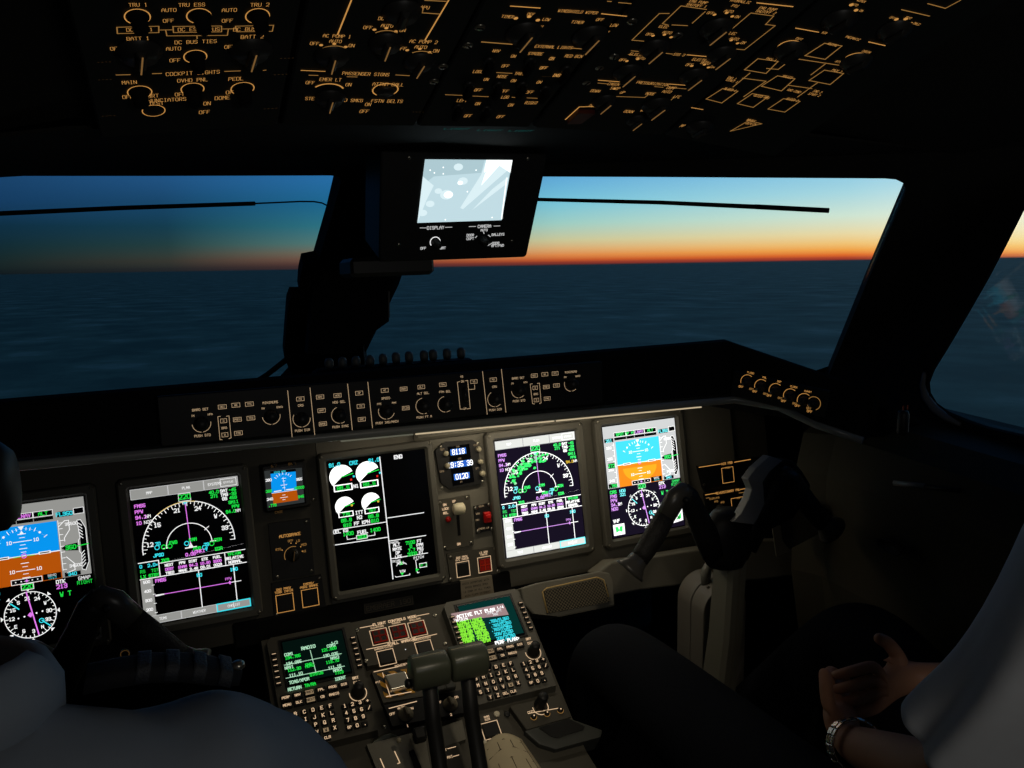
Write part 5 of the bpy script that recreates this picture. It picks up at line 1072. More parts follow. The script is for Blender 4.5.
# D: hydraulics, electric pumps, pressurization
t, f2 = ovpanel('overhead_panel', 'right overhead panel of knobs under HYDRAULIC and PRESSURIZATION headings', FD, .0015, .188)
g = G(f2, 540, 0, 3.938, h=.0); g.pxm = (2.5, 2.5, .55); g.lw = .72
for x, y, s_ in ((625,6,'ENG PUMP'),(617,20,'SHUTOFF 1'),(790,4,'HYDRAULIC'),(768,22,'PTU'),(744,43,'AUTO'),(671,50,'OFF'),(777,65,'ON'),(898,33,'ENG PUMP'),(890,46,'SHUTOFF 2'),(487,104,'ELEC'),(501,127,'AUTO'),(431,134,'OFF'),(538,144,'ON'),(755,130,'ELEC'),(765,152,'AUTO'),(800,167,'ON'),
   (390,214,'ELECTRIC'),(397,228,'AUTO'),(326,235,'OFF'),(548,214,'SYS 3'),(645,236,'ELECTRIC 2'),(652,247,'AUTO'),(588,254,'OFF'),(680,262,'ON'),(290,330,'CABIN'),(296,347,'STOP'),(218,357,'DOWN'),(325,363,'UP'),(518,345,'DUMP'),(500,360,'AUTO'),(435,368,'MODE'),(540,380,'LFE'),(350,438,'DOWN'),(407,433,'UP'),(212,416,'DUMP'),(642,455,'AUTO'),(700,466,'OVRD'),(572,495,'MASK')): g.T(s_,x,y,.0048,'amb',w=.0011,asp=.70)
g.T('PRESSURIZATION',445,328,.0052,'amb',w=.0012,asp=.7); g.T('PASSENGER OXYGEN',750,447,.0052,'amb',w=.0012,asp=.7)
g.L([(250,2),(280,5)],.0015,'ambd'); g.L([(310,9),(358,13)],.0015,'ambd'); g.L([(855,10),(995,25)],.002,'amb')
g.L([(555,22),(482,92),(505,98)],.0015,'ambd'); g.L([(555,22),(655,36)],.0015,'ambd'); g.L([(650,45),(600,90)],.0015,'ambd'); g.L([(508,52),(470,52),(362,157),(408,161)],.0015,'ambd'); g.L([(520,97),(580,100)],.0015,'ambd')
g.L([(830,50),(920,62),(888,96)],.0015,'ambd'); g.L([(830,50),(750,118)],.0015,'ambd'); g.L([(888,95),(926,100),(805,195),(768,192)],.0015,'ambd')
g.L([(360,199),(405,203)],.0016,'ambd'); g.L([(348,214),(360,214)],.0014,'ambd'); g.L([(497,209),(522,212)],.0016,'ambd'); g.L([(580,215),(672,223)],.0018,'amb')
g.L([(230,315),(325,322)],.0018,'amb'); g.L([(228,326),(262,329)],.0014,'ambd'); g.L([(510,330),(575,335)],.0018,'amb'); g.L([(452,340),(485,343)],.0014,'ambd'); g.L([(510,344),(575,349)],.0014,'ambd'); g.L([(302,379),(412,383),(425,373)],.0015,'ambd'); g.L([(500,408),(530,380)],.0015,'ambd')
g.L([(100,470),(155,420),(230,418)],.002,'amb'); g.L([(597,423),(660,434)],.0018,'amb'); g.L([(840,459),(900,468)],.0018,'amb'); g.L([(750,512),(800,478),(872,492),(845,510)],.0015,'ambd')
for x, y in ((687,57),(735,50),(757,64),(445,140),(490,136),(516,146),(753,158),(778,170),(342,240),(385,232),(598,259),(648,254),(663,265),(293,349),(405,433),(345,478),(620,462),(673,466)): g.disc(g.p(x,y), .0020, 0, 360, 'amb', n=6)
g.build('legend', t)
for x, y, r, l in ((695,110,.0165,'ambd'),(715,215,.0155,'ambd'),(450,190,.0155,'ambd'),(345,285,.0155,'ambd'),(605,300,.0155,'ambd'),(255,400,.0145,'ambd'),(460,415,.0175,'ambd'),(380,475,.0125,'ambd'),(640,492,.0125,'ambd')): okn(t, f2, 540+x/3.938, y/3.938, r, -.12, l, knobm)
mb = MB(); mb.prism([f2.at(540+x/3.938, y/3.938) for x, y in ((150,428),(215,430),(160,470),(105,472))], .0, .006, mat('guard_red',(70,20,16),.5)); mb.build('switch_guard', t)
osc(t, f2, ((632,22),(614,57),(678,36)))
# E: air conditioning and pneumatics
t, f2 = ovpanel('overhead_panel', 'far right overhead panel with diamond-like outlined push switches joined by lines', FE, .0, .175)
g = G(f2, 680, 0, 2.977, h=.0); g.pxm = (2.1, 2.3, .5); g.lw = .72
for x, y, s_ in ((430,97,'AIR'),(515,113,'PNEUMATIC'),(355,115,'CKPT'),(455,132,'RECIRC'),(555,153,'CABIN'),(475,184,'ATTND'),(272,176,'PACK 1'),(467,210,'PACK 2'),(155,232,'ENG 1'),(155,240,'START 1'),(320,228,'XBLEED'),(410,272,'ENG 2'),(400,281,'START 2'),(340,270,'GND COND'),(150,266,'BLEED 1'),(243,287,'BLEED APU'),(335,296,'BLEED 2'),(540,2,'WIPER'),(520,13,'AUTO'),(540,31,'ON'),(632,52,'OFF'),(680,52,'TEST'),(705,70,'DNLD'),(212,358,'MASKS'),(212,368,'DEPLOY')): g.T(s_,x,y,.0044,'amb',w=.0011,asp=.7)
Wd = .0017
g.L([(345,83),(412,95)],.0018,'amb'); g.L([(562,124),(610,135)],.0018,'amb'); g.L([(660,28),(742,47)],.0016,'ambd'); g.L([(738,10),(790,24),(835,0)],.0016,'ambd')
for q in ([(192,207),(232,174),(292,182),(256,218)],[(372,165),(430,128),(482,136),(432,176)],[(384,239),(430,208),(487,218),(447,251)],[(242,256),(290,225),(342,234),(302,270)],[(78,294),(127,263),(172,271),(124,306)],[(171,308),(215,278),(264,286),(218,319)],[(262,324),(308,293),(357,301),(312,333)],[(150,390),(205,358),(243,368)]):
    g.L(q, Wd, 'ambd', closed=True)
for q in ([(352,175),(484,195),(500,180)],[(432,190),(390,222)],[(258,203),(292,206),(320,185)],[(208,217),(158,258)],[(186,232),(256,241)],[(256,241),(190,287)],[(322,253),(392,263)],[(410,245),(350,288)],[(300,150),(288,163),(302,165)]): g.L(q, Wd, 'ambd')
g.arc(g.p(325,140), .0125, 20, 200, .0017, 'amb'); g.arc(g.p(522,176), .0125, 20, 200, .0017, 'amb')
for x, y in ((510,14),(524,30),(672,56),(686,69),(644,57)): g.disc(g.p(x,y), .0024, 0, 360, 'amb', n=6)
g.build('legend', t)
for q in ([(200,205),(234,178),(284,185),(252,213)],[(382,163),(431,132),(474,139),(430,171)],[(392,237),(432,211),(479,220),(444,247)],[(250,254),(292,228),(334,236),(300,266)],[(86,292),(129,266),(165,273),(122,302)],[(179,306),(217,281),(256,288),(216,315)],[(270,322),(310,296),(349,303),(310,329)]):
    MB().prism([f2.at(680+x/2.977, y/2.977) for x, y in q], -.001, .0001, black).build('push_switch', t)
for x, y in ((328,150),(524,184),(475,60),(640,90),(60,380)): okn(t, f2, 680+x/2.977, y/2.977, .0165, -.15, None, knobd)
# three dim engraved legends on the header under the overhead
HF = F((0,-.60,.738), (1,0,0), (0,-1,.10)); 
for u, v in ((457,128.5),(490,130),(521,130.5)):
    p = HF.at(u, v); g = G(HF, h=0); g.tx('LIGHT', p, .008, 'teal', w=.0016); o = g.build('header_legend', None); o.matrix_world = HF.M; tag(o, 'faint teal word on dark header above camera screen, %s of three' % {457:'leftmost',490:'middle',521:'rightmost'}[u], 'legend')
# ================================================================ CAMERA MONITOR
MN = F(ony(470,205,-.42), (1,0,0), (0,-math.sin(R(16)),math.cos(R(16))))
t = thing('camera_monitor', 'black box with bright white camera screen and two knobs before the centre post', 'monitor', MN.M)
def mo(x, y): return (390+x/5.488, 140+y/5.488)
body = [MN.at(*mo(*q)) for q in ((-50,60),(860,75),(862,110),(752,632),(738,645),(-40,672),(-60,655))]
mb = MB(); mb.prism(body, -.10, 0, black); mb.build('housing', t, bevel=.003)
scq = [MN.at(*mo(*q)) for q in ((192,106),(672,110),(612,440),(150,455))]
sc_ = MB().prism([(x*1.0, y) for x, y in scq], .0, .0015, screen).build('screen', t)
em('mon', (190,216,224), 1.05); em('monw', (245,252,250), 1.35); em('mon2', (176,204,212), .98); em('mon3', (210,230,235), 1.12)
g = G(MN, 390, 140, 5.488, h=.0018)
g.P([(192,106),(672,110),(612,440),(150,455)], 'mon', 0); g.P([(192,106),(520,109),(500,180),(240,200),(178,250)], 'mon2', .0001)
g.P([(150,455),(200,330),(240,250),(180,200)], 'mon3', .00015)
g.P([(530,109),(672,110),(664,150),(400,380),(385,372),(500,190)], 'mon3', .0002); g.P([(560,109),(672,110),(660,180),(600,140),(500,250),(520,190)], 'monw', .0003); g.P([(528,109),(600,109),(515,180)], 'monw', .0003)
g.P([(650,200),(640,240),(450,385),(560,270)], 'mon3', .0002)
for x, y, r, c in ((310,300,.0105,'mon3'),(320,300,.0075,'monw'),(265,280,.006,'mon3'),(400,225,.008,'mon3'),(385,235,.0045,'monw'),(375,148,.0075,'mon3'),(220,350,.007,'mon3'),(180,400,.007,'mon3')): g.disc(g.p(x,y), r, 0, 360, c, .0004 if c == 'monw' else .00035, n=14, ry=r*.72)
for x, y in ((220,165),(243,180),(292,150),(292,185),(472,165),(424,283),(303,437),(560,425)): g.disc(g.p(x,y), .0013, 0, 360, 'monw', .0005, n=6)
g.L([(640,210),(612,430)], .0022, 'monw', .0005); g.build('screen_image', sc_)
g = G(MN, 390, 140, 5.488, h=.0006)
g.T('DISPLAY',250,481,.0046,'wd',w=.0009); g.L([(165,482),(200,482)],.0009,'wd'); g.L([(303,479),(340,478)],.0009,'wd'); g.T('OFF',182,594,.0036,'wd',w=.0008); g.T('BRT',290,592,.0036,'wd',w=.0008)
g.T('CAMERA',518,473,.0044,'wd',w=.0009); g.L([(434,475),(470,474)],.0009,'wd'); g.L([(570,472),(603,471)],.0009,'wd'); g.T('AUTO',516,494,.0034,'wd',w=.0008); g.T('DOOR',440,522,.0036,'wd',w=.0008); g.T('CKPT',440,541,.0036,'wd',w=.0008); g.T('GALLEYS',592,518,.0036,'wd',w=.0008); g.T('DOOR',580,566,.0036,'wd',w=.0008); g.T('AFT/FWD',590,579,.0036,'wd',w=.0008)
g.arc(g.p(248,560), .0082, -30, 215, .0013, 'w'); g.L([(513,505),(516,512)],.0012,'wd'); g.L([(468,535),(476,528)],.0012,'wd'); g.L([(540,522),(550,530)],.0012,'wd'); g.L([(538,578),(560,566)],.0012,'wd'); g.build('legend', t)
for x, y in ((252,565),(510,550)): MB().lathe((0,0,0), [(.0075,0),(.0075,.003),(.0058,.005),(.0052,.015),(.004,.017)], knobd, 18).build('knob', t, loc=(*MN.at(*mo(x,y)),.0))
screws(t, [MN.at(*mo(*q)) for q in ((757,102),(668,553),(105,97),(48,573))], r=.003, h=0)
b0 = ony(388,268,-.36)
br = MB().box((0,0,0), (.135,.10,.030), black, ch=.006); o = tag(br.build('monitor_bracket'), 'black block under the camera screen box joining it to the centre post', 'bracket'); o.location = b0+Vector((.004,.03,.0)); o.rotation_euler = (R(-4),R(1),0)
# ================================================================ YOKES
darkgl = mat('yoke_dark_gloss', (72,70,66), .32, spec=.55)
def yoke(cx, cy, label, mirror=1, cz=0.):
    t = thing('control_yoke', label, 'control yoke', (cx, cy+.05, -.80+cz))
    o_ = t.location.copy(); P = lambda x, y, z: Vector((cx+x, cy+y, z+cz))-o_
    # column
    mb = MB(); rings = []
    for z, wx, wy, dy in ((-.80,.030,.05,.10),(-.38,.021,.035,.03),(-.25,.021,.032,.01),(-.10,.021,.030,.0),(-.055,.024,.030,.0)):
        c = P(.012,dy,z); rings.append([c+Vector((i*wx,j*wy,0)) for i, j in ((-1,-.6),(-.75,-1),(-.15,-1),(-.05,-.85),(.05,-.85),(.15,-1),(.75,-1),(1,-.6),(1,1),(-1,1))])
    mb.loft(rings, mat('column_paint',(120,118,106),.5), smooth=False); mb.build('column', t)
    mb = MB(); rings = []
    for z, wx, wy in ((-.085,.042,.034),(-.06,.058,.038),(-.02,.062,.036),(.01,.050,.032),(.03,.030,.024)):
        c = P(0,0,z); rings.append([c+Vector((wx*math.cos(a*PI/8),wy*math.sin(a*PI/8),0)) for a in range(16)])
    mb.loft(rings, black); mb.build('hub', t)
    for s in (-1, 1):
        arm = MB().tube([P(s*.035,-.01,-.05),P(s*.062,-.015,-.005),P(s*.088,-.018,.045),P(s*.106,-.02,.080),P(s*.122,-.02,.094)], [.030,.027,.023,.022,.020], black, n=12, flat=.75).build('horn_arm', t)
        MB().tube([P(s*.108,-.02,.085),P(s*.122,-.021,.093),P(s*.136,-.022,.084),P(s*.160,-.024,.052)], [.018,.0215,.0225,.021], darkgl, n=14, flat=.8).build('horn_shoulder', t)
        MB().tube([P(s*.160,-.024,.052),P(s*.185,-.026,.018),P(s*.210,-.028,-.012),P(s*.222,-.029,-.024)], [.0205,.0225,.0205,.0195], rubber, n=16, flat=.85).build('grip', t)
        MB().tube([P(s*.220,-.029,-.021),P(s*.230,-.030,-.031),P(s*.240,-.031,-.040),P(s*.244,-.031,-.044)], [.019,.022,.031,.033], darkgl, n=18, flat=.85).build('grip_flare', t)
        MB().lathe((0,0,0), [(.006,0),(.006,.006),(.003,.009)], black, 12, T=Matrix.Translation(P(s*.128,-.043,.086)) @ Matrix.Rotation(PI/2,4,'X')).build('thumb_button', t)
    return t
YC = (.634,-.345)
ty = yoke(YC[0], YC[1], 'right control yoke with two drooping horn grips in front of the bright flight display')
# stepped metal clip board on the right yoke
yf = F((0,-.385,0), (1,0,0), (0,.12,1)); lf = [(733,522),(741,514),(749,499),(752,489),(748,479),(756,468),(770,456)]; rt = [(752,524),(757,516),(763,503),(762,490),(761,482),(768,471),(781,460)]
mb = MB(); rings = []
for a_, b_ in zip(lf, rt):
    p, q = yf.at(*a_), yf.at(*b_); rings.append([(p[0],p[1],0),(q[0],q[1],.006),(q[0]+.004,q[1],-.022),(p[0],p[1],-.022)])
mb.loft(rings, silver, smooth=False); o = mb.build('clip_plate', ty, bevel=.0015); o.matrix_world = yf.M
mb = MB(); mb.prism([yf.at(*q) for q in ((764,486),(772,470),(782,460),(796,461),(804,470),(814,486),(808,502),(796,520),(775,530),(752,532),(760,512))], -.055, -.006, black); o = mb.build('clip_block', ty, bevel=.006); o.matrix_world = yf.M
ty2 = yoke(-.632, -.345, 'left control yoke with a drooping horn grip between the two left displays', cz=-.012)
o = MB().lathe((0,0,0), [(.007,0),(.007,.003)], black, 14).build('round_plug', ty2); o.matrix_world = Matrix.Translation(ony(125,653,-.39)) @ Matrix.Rotation(PI/2,4,'X')
g = G(None, h=.0035); g.arc((0,0), .006, 0, 360, .0011, 'ambf', n=16); g.build('lit_ring', o)
# arched grey housing behind the right column, with its bracket
dm = thing('arched_housing', 'grey arch-topped housing standing behind the right yoke column', 'housing', (.722,-.17,-.432))
mb = MB(); rr_ = .058; panelh = mat('housing_grey', (118,114,106), .5)
for y0, y1 in ((-.055,-.006),(-.003,.05)):
    prof = [(-rr_,-.13)]+[(-rr_*math.cos(PI*i/30), .17+rr_*math.sin(PI*i/30)) for i in range(31)]+[(rr_,-.13)]
    n = len(prof); mb.add([(x,y0,z) for x,z in prof]+[(x,y1,z) for x,z in prof], [tuple(range(n)), tuple(range(2*n-1,n-1,-1))]+[(i+1,i,n+i,n+(i+1)) for i in range(n-1)]+[(0,n-1,2*n-1,n)], panelh)
o = mb.build('cover', dm, bevel=.002)
MB().tube([(-.022,-.01,.215),(-.022,-.01,.250),(-.014,-.008,.270)], [.010,.012,.006], mat('pale_bracket',(120,120,112),.4), n=10).build('bracket', dm)
for p in ((-.040,-.058,.08),(-.030,-.03,.222)): MB().lathe(p, [(.004,0),(.004,.002)], metal, 10).build('screw', dm)
# ================================================================ RIGHT SIDE CONSOLE
cs = thing('side_console', 'dark side console along the right wall below the side window', 'console', (1.0,-1.0,0))
sec = [(.235,.17),(.02,.165),(-.035,.13),(-.055,.04),(-.055,-.20),(.0,-.50),(.235,-.94)]
mb = MB(); n = len(sec); ys = (.80,.72,.55,-.85); off = (-.02,.0,0,0)
rings = [[(x+(-.10 if k < 1 else 0)*.0+off[k], y, z-(.01 if k == 0 else 0)) for x, z in sec] for k, y in enumerate(ys)]
mb.loft(rings, mat('console_brown',(64,60,48),.75,spec=.2,noise=.1,nscale=90), smooth=False); mb.build('body', cs)
def onconsole(u, v): return onp(u, v, (.95,-.5,.08), Vector((-1,0,.2)).normalized())
p = onconsole(928,487); o_ = cs.location.copy()
h1 = MB().tube([onconsole(897,482.5)-p+Vector((-.008,0,0)),onconsole(928,485.5)-p+Vector((-.008,0,0))], .0055, silver, n=10, flat=.7); h1.tube([onconsole(925,486)-p+Vector((-.006,0,0)),onconsole(962,490)-p+Vector((-.006,0,0))], .0045, black, n=10); o = tag(h1.build('console_handle'), 'slim handle with a pale left end on the dark right side console', 'handle'); o.location = p
rc = MB(); rc.lathe((0,0,0), [(.028,0),(.028,.006),(.022,.008),(.021,.002)], black, 24, sx=.55, sy=1.25); o = tag(rc.build('oval_recess'), 'black oval recess low on the right side console', 'recess'); o.matrix_world = Matrix.Translation(onconsole(891,546)) @ Matrix.Rotation(-PI/2,4,'Y')
gs_ = thing('side_gusset', 'dim grey angled corner piece between right yoke and side console', 'trim', onx(780,540,.90))
o_ = gs_.location.copy(); GU = F(onx(790,525,.86), (.7,-.35,0), (0,.1,1))
mb = MB(); mb.prism([GU.at(*q) for q in ((772,508),(812,500),(838,524),(790,549),(778,540))], -.03, 0, mat('console_brown2',(84,80,68),.7)); mb.build('face', gs_, M=GU.M)
mb = MB(); mb.prism([GU.at(*q) for q in ((770,516),(778,512),(782,540),(790,550),(776,556))], 0, .006, mat('gusset_edge',(104,98,84),.6)); mb.build('edge', gs_, M=GU.M)
# slim tube with two small orange marks below the right pillar
tb = thing('slim_tube', 'slim upright black tube with two tiny dim orange marks below the right pillar', 'tube', onx(902,434,.92))
MB().lathe((0,0,0), [(.009,0),(.0105,.003),(.0105,.042),(.009,.046)], black, 18).build('tube_body', tb)
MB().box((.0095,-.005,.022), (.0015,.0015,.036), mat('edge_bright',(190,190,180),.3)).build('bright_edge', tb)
for i, s in enumerate((-1,1)): MB().box((s*.0055,-.004,.0535), (.0020,.0020,.009), mat('tube_orange',(150,62,22),.6)).build('orange_mark', tb)
# ================================================================ PEOPLE AND SEATS
def skinned(name, chains, m, parent=None, root=0, sub=2, origin=(0,0,0)):
    # chains: list of [(point, radius), ...]; a chain whose first entry is an int starts from that earlier vertex
    vs = []; es = []; rs = []; names = {}
    for ch in chains:
        prev = None
        for it in ch:
            if isinstance(it, str): prev = names[it]; continue
            p, r = it[0], it[1]; vs.append(Vector(p)-Vector(origin)); rs.append(r if isinstance(r, tuple) else (r, r)); k = len(vs)-1
            if len(it) > 2: names[it[2]] = k
            if prev is not None: es.append((prev, k))
            prev = k
    me = bpy.data.meshes.new(name); me.from_pydata([tuple(v) for v in vs], es, []); me.materials.append(m)
    o = bpy.data.objects.new(name, me); COL.objects.link(o)
    sk = o.modifiers.new('skin', 'SKIN'); sk.use_smooth_shade = True; sk.branch_smoothing = .6
    if not me.skin_vertices: 
        me.attributes.new if False else None
    bpy.context.view_layer.objects.active = o
    if len(me.skin_vertices) == 0:
        with bpy.context.temp_override(object=o, active_object=o): bpy.ops.mesh.customdata_skin_add()
    for i, r in enumerate(rs): d = me.skin_vertices[0].data[i]; d.radius = r; d.use_root = (i == root); 
    sb = o.modifiers.new('sub', 'SUBSURF'); sb.levels = sub; sb.render_levels = sub
    if parent: o.parent = parent
    return o
def lerp(a, b, t): return Vector(a).lerp(Vector(b), t)
def hand(prefix, wrist, palm_c, fingdir, side, up, curl, scale=1.0, thumbdir=None):
    """chains for a palm, four fingers and a thumb leaving the side of the palm"""
    w = Vector(wrist); f = Vector(fingdir).normalized(); s = Vector(side).normalized(); u = Vector(up).normalized(); ch = []
    mid = w+f*.045*scale; ch.append([prefix+'wrist', (tuple(mid), (.034*scale,.016*scale), prefix+'palm')])
    L = (.072,.080,.075,.060)
    for i in range(4):
        b = w+f*(.088-.004*abs(i-1.3))*scale+s*(.030-.020*i)*scale
        pts = [(tuple(b), .0098*scale)]; d = f.copy(); p = b
        for k, fr in enumerate((.45,.32,.23)):
            a = curl*(.6+.5*k); d = (f*math.cos(a*(k+1)*.62)-u*math.sin(a*(k+1)*.62)).normalized()
            p = p+d*L[i]*fr*1.05*scale; pts.append((tuple(p), (.0088-.0011*k)*scale))
        ch.append([prefix+'palm']+pts)
    td = Vector(thumbdir or (f*.6+s*.9)).normalized(); b = w+f*.028*scale+s*.034*scale
    ch.append([prefix+'palm', (tuple(b), .0125*scale), (tuple(b+td*.032*scale), .0105*scale), (tuple(b+td*.032*scale+(td*.7+f*.5).normalized()*.028*scale), .0085*scale)])
    return ch
def head_mesh(par, c, yaw=0., hairc=hairm):
    """hair cap, ears and eyes as children; the skull itself belongs to the body"""
    T = Matrix.Translation(Vector(c)) @ Matrix.Rotation(yaw,4,'Z')
    mb = MB(); vs = []; n = 20
    rings = []
    for k in range(9):
        a = -.15+k*.205; z = math.sin(a); r = math.cos(a)
        rings.append([T @ Vector((.084*r*math.cos(2*PI*i/n), -.012+.104*r*math.sin(2*PI*i/n)*(1 if math.sin(2*PI*i/n) < 0 else .80), .03+.105*z)) for i in range(n)])
    mb.loft(rings, hairc); mb.build('hair', par)
    mb = MB()
    for s in (-1, 1):
        mb.lathe((0,0,0), [(.012,-.004),(.019,0),(.017,.006),(.008,.008)], skin, 14, T=T @ Matrix.Translation((s*.078,.0,-.005)) @ Matrix.Rotation(s*PI/2,4,'Y'), sx=1.5, sy=.9)
    mb.build('ears', par)
    for s in (-1, 1):
        MB().lathe((0,0,0), [(.002,-.012),(.009,-.008),(.012,0),(.009,.008),(.002,.012)], mat('eye_white',(210,205,195),.3), 14, T=T @ Matrix.Translation((s*.031,.082,.0))).lathe((0,0,0), [(.006,0),(.005,.002)], black, 12, T=T @ Matrix.Translation((s*.031,.0925,.0)) @ Matrix.Rotation(-PI/2,4,'X')).build('eye', par)
    MB().tube([T @ Vector((x, .092-.9*x*x*6, -.052)) for x in (-.022,-.011,0,.011,.022)], [.003,.0045,.005,.0045,.003], mat('lips',(150,84,72),.5), n=8).build('mouth', par)
    MB().tube([T @ Vector(p) for p in ((0,.088,.005),(0,.098,-.012),(0,.108,-.026),(0,.098,-.034))], [.007,.009,.012,.007], skin, n=10).build('nose', par)
def body_chains(c, lsh, lel, lwr, rsh, rel, rwr, lk, rk, la, ra, hd, lh, rh):
    P = Vector
    ch = [[(c['pelvis'], (.15,.11), 'pelvis'), (c['waist'], (.145,.10)), (c['chest'], (.148,.10), 'chest'), (c['upper'], (.105,.075), 'upper'), (c['neck'], (.058,.058)), (c['neck2'], (.055,.058)), (hd[0], (.070,.080)), (hd[1], (.075,.092)), (hd[2], (.055,.065))]]
    for s_, sh, el, wr, hc in (('l',lsh,lel,lwr,lh), ('r',rsh,rel,rwr,rh)):
        ch.append(['upper', (sh, (.058,.056)), (lerp(sh,el,.5), .047), (el, .040), (lerp(el,wr,.3), .038), (lerp(el,wr,.75), .030), (wr, (.027,.021), s_+'wrist')])
        ch += hc
    for s_, k, a in (('l',lk,la), ('r',rk,ra)):
        hip = Vector(c['pelvis'])+Vector((-.09 if s_ == 'l' else .09, .06, -.03))
        ch.append(['pelvis', (hip, .085), (lerp(hip,k,.5), .075), (k, .058), (lerp(k,a,.4), .052), (a, .036), (Vector(a)+Vector((0,.10,-.05)), (.036,.026))])
    return ch
# --- the first officer on the right
fo = bpy.data.objects.new('person', None); COL.objects.link(fo); fo.location = (.60,-1.22,-.36); tag(fo, 'seated person at right, white short-sleeved shirt, dark trousers, hands clasped in lap', 'person')
FO = Vector((.60,-1.22,-.36)); X_ = .60
l_el = onx(952,782,.375); l_wr = onx(846,742,.435); 
l_sh = onx(1140,530,.37)
c = dict(pelvis=(.60,-1.20,-.29), waist=(.60,-1.26,-.12), chest=(.60,-1.31,.08), upper=(.60,-1.33,.24), neck=(.60,-1.32,.36), neck2=(.60,-1.30,.41))
hd = ((.60,-1.26,.46), (.60,-1.255,.525), (.60,-1.275,.585))
r_wr = onx(912,676,.60); r_el = Vector((.83,-1.13,-.02)); r_sh = Vector((.80,-1.30,.26))
lk_, rk_ = onx(606,648,.375), Vector((.80,-.55,-.17)); la_, ra_ = Vector((.40,-.18,-.52)), Vector((.78,-.22,-.55))
palm = onx(838,700,.45)
fd = (palm-l_wr).normalized()*1.0
lhand = hand('l', l_wr, palm, Vector((.46,.62,.22)), Vector((-.50,.20,.60)), Vector((-.6,.1,.7)), .75, .98, thumbdir=(.25,.5,.75))
rhand = hand('r', r_wr, None, (onx(850,694,.47)-onx(912,676,.60)), Vector((.2,.3,.75)), Vector((-.1,-.7,.5)), .6, .98, thumbdir=(-.6,.1,.75))
ob = skinned('body', body_chains(c, l_sh, l_el, l_wr, r_sh, r_el, r_wr, lk_, rk_, la_, ra_, hd, lhand, rhand), skin, fo, origin=fo.location)
head_mesh(fo, Vector((.60,-1.255,.515))-fo.location)
# shirt: one skinned shell over torso and upper arms, ending in wide short sleeves
shf = skinned('shirt', [[(c['pelvis'], (.175,.13)), (c['waist'], (.170,.125)), (c['chest'], (.19,.14), 'chest'), (c['upper'], (.155,.11), 'upper'), ((.60,-1.325,.345), (.072,.070))],
    ['upper', (l_sh, (.076,.070)), (lerp(l_sh,l_el,.45), (.066,.066)), (lerp(l_sh,l_el,.6), (.050,.050))],
    ['upper', (r_sh, (.076,.070)), (lerp(r_sh,r_el,.5), .066), (lerp(r_sh,r_el,.85), .066)]], shirtm, fo, origin=fo.location, sub=3)
dt = bpy.data.textures.new('cloth_folds', 'CLOUDS'); dt.noise_scale = .10; dt.noise_depth = 2
dm_ = shf.modifiers.new('folds', 'DISPLACE'); dm_.texture = dt; dm_.strength = .022; dm_.mid_level = .5
# the wide short sleeve: an open cloth tube with lengthwise folds, ending in a straight cuff above the elbow
cl = [(1192,462,.018),(1186,470,.048),(1172,488,.070),(1150,520,.078),(1110,570,.070),(1066,624,.062),(1030,670,.058),(998,702,.054),(968,729,.056),(958,741,.058)]
cp_ = [onx(u,v,.372) for u, v, r in cl]; rings = []
for k, (p, (u, v, r)) in enumerate(zip(cp_, cl)):
    ax_ = (cp_[min(k+1,len(cp_)-1)]-cp_[max(k-1,0)]).normalized(); e1 = ax_.cross(Vector((1,0,0))).normalized(); e2 = ax_.cross(e1); f_ = max(0, (k-3)/(len(cl)-4))
    rings.append([p-fo.location+(e1*math.cos(a)+e2*math.sin(a))*r*(1+(.03+.09*f_)*math.sin(5*a+2.0*f_)+.05*f_*math.sin(9*a+2)+.04*math.sin(3*a+7*f_)) for a in [2*PI*i/48 for i in range(48)]])
rings2 = rings+[[Vector(q)*1.0+(cp_[-1]-cp_[-2]).normalized()*(-.002)+((cp_[-1]-fo.location)-Vector(q))*.07 for q in rings[-1]]]+[[Vector(q)+((cp_[-3]-fo.location)-Vector(q))*.10 for q in rings[-3]]]
mb = MB(); mb.loft(rings2, shirtm, cap=False); mb.build('sleeve', fo, sub=1)
skinned('trousers', [[(Vector(c['pelvis'])+Vector((0,.02,.02)), (.175,.13), 'p')],
    ['p', (Vector(c['pelvis'])+Vector((-.09,.06,-.03)), .105), (lerp(Vector(c['pelvis'])+Vector((-.09,.06,-.03)), lk_, .5), .098), (lk_, .080), (lerp(lk_,la_,.4), .074), (la_, .060)],
    ['p', (Vector(c['pelvis'])+Vector((.09,.06,-.03)), .105), (lerp(Vector(c['pelvis'])+Vector((.09,.06,-.03)), rk_, .5), .098), (rk_, .080), (lerp(rk_,ra_,.4), .074), (ra_, .060)]], trouser, fo, origin=fo.location, sub=3)
# --- watch on the left wrist
ax = (l_wr-l_el).normalized(); wp = lerp(l_el, l_wr, .90)
Tw = Matrix.Translation(wp) @ ax.to_track_quat('Z','Y').to_matrix().to_4x4()
wt_ = thing('wristwatch', 'shiny steel link watch on the wrist of the person at the right', 'watch', Tw)
lk0 = None
for i in range(20):
    a = 2*PI*i/20; p = (.0345*math.cos(a), .0335*math.sin(a), 0)
    if lk0 is None:
        lk0 = MB().box((0,0,0), (.0035,.0098,.021), steel, ch=.001).box((.0012,0,0), (.003,.0085,.008), steel, ch=.001).build('band_link', wt_, loc=p)
        lk0.rotation_euler = (0,0,a)
    else: copyto(lk0, wt_, p, a)
cs_ = MB().lathe((0,0,0), [(.018,0),(.0185,.003),(.0165,.007),(.015,.008)], steel, 24, T=Matrix.Rotation(R(200),4,'Z') @ Matrix.Translation((.033,0,0)) @ Matrix.Rotation(PI/2,4,'Y')).build('watch_case', wt_)
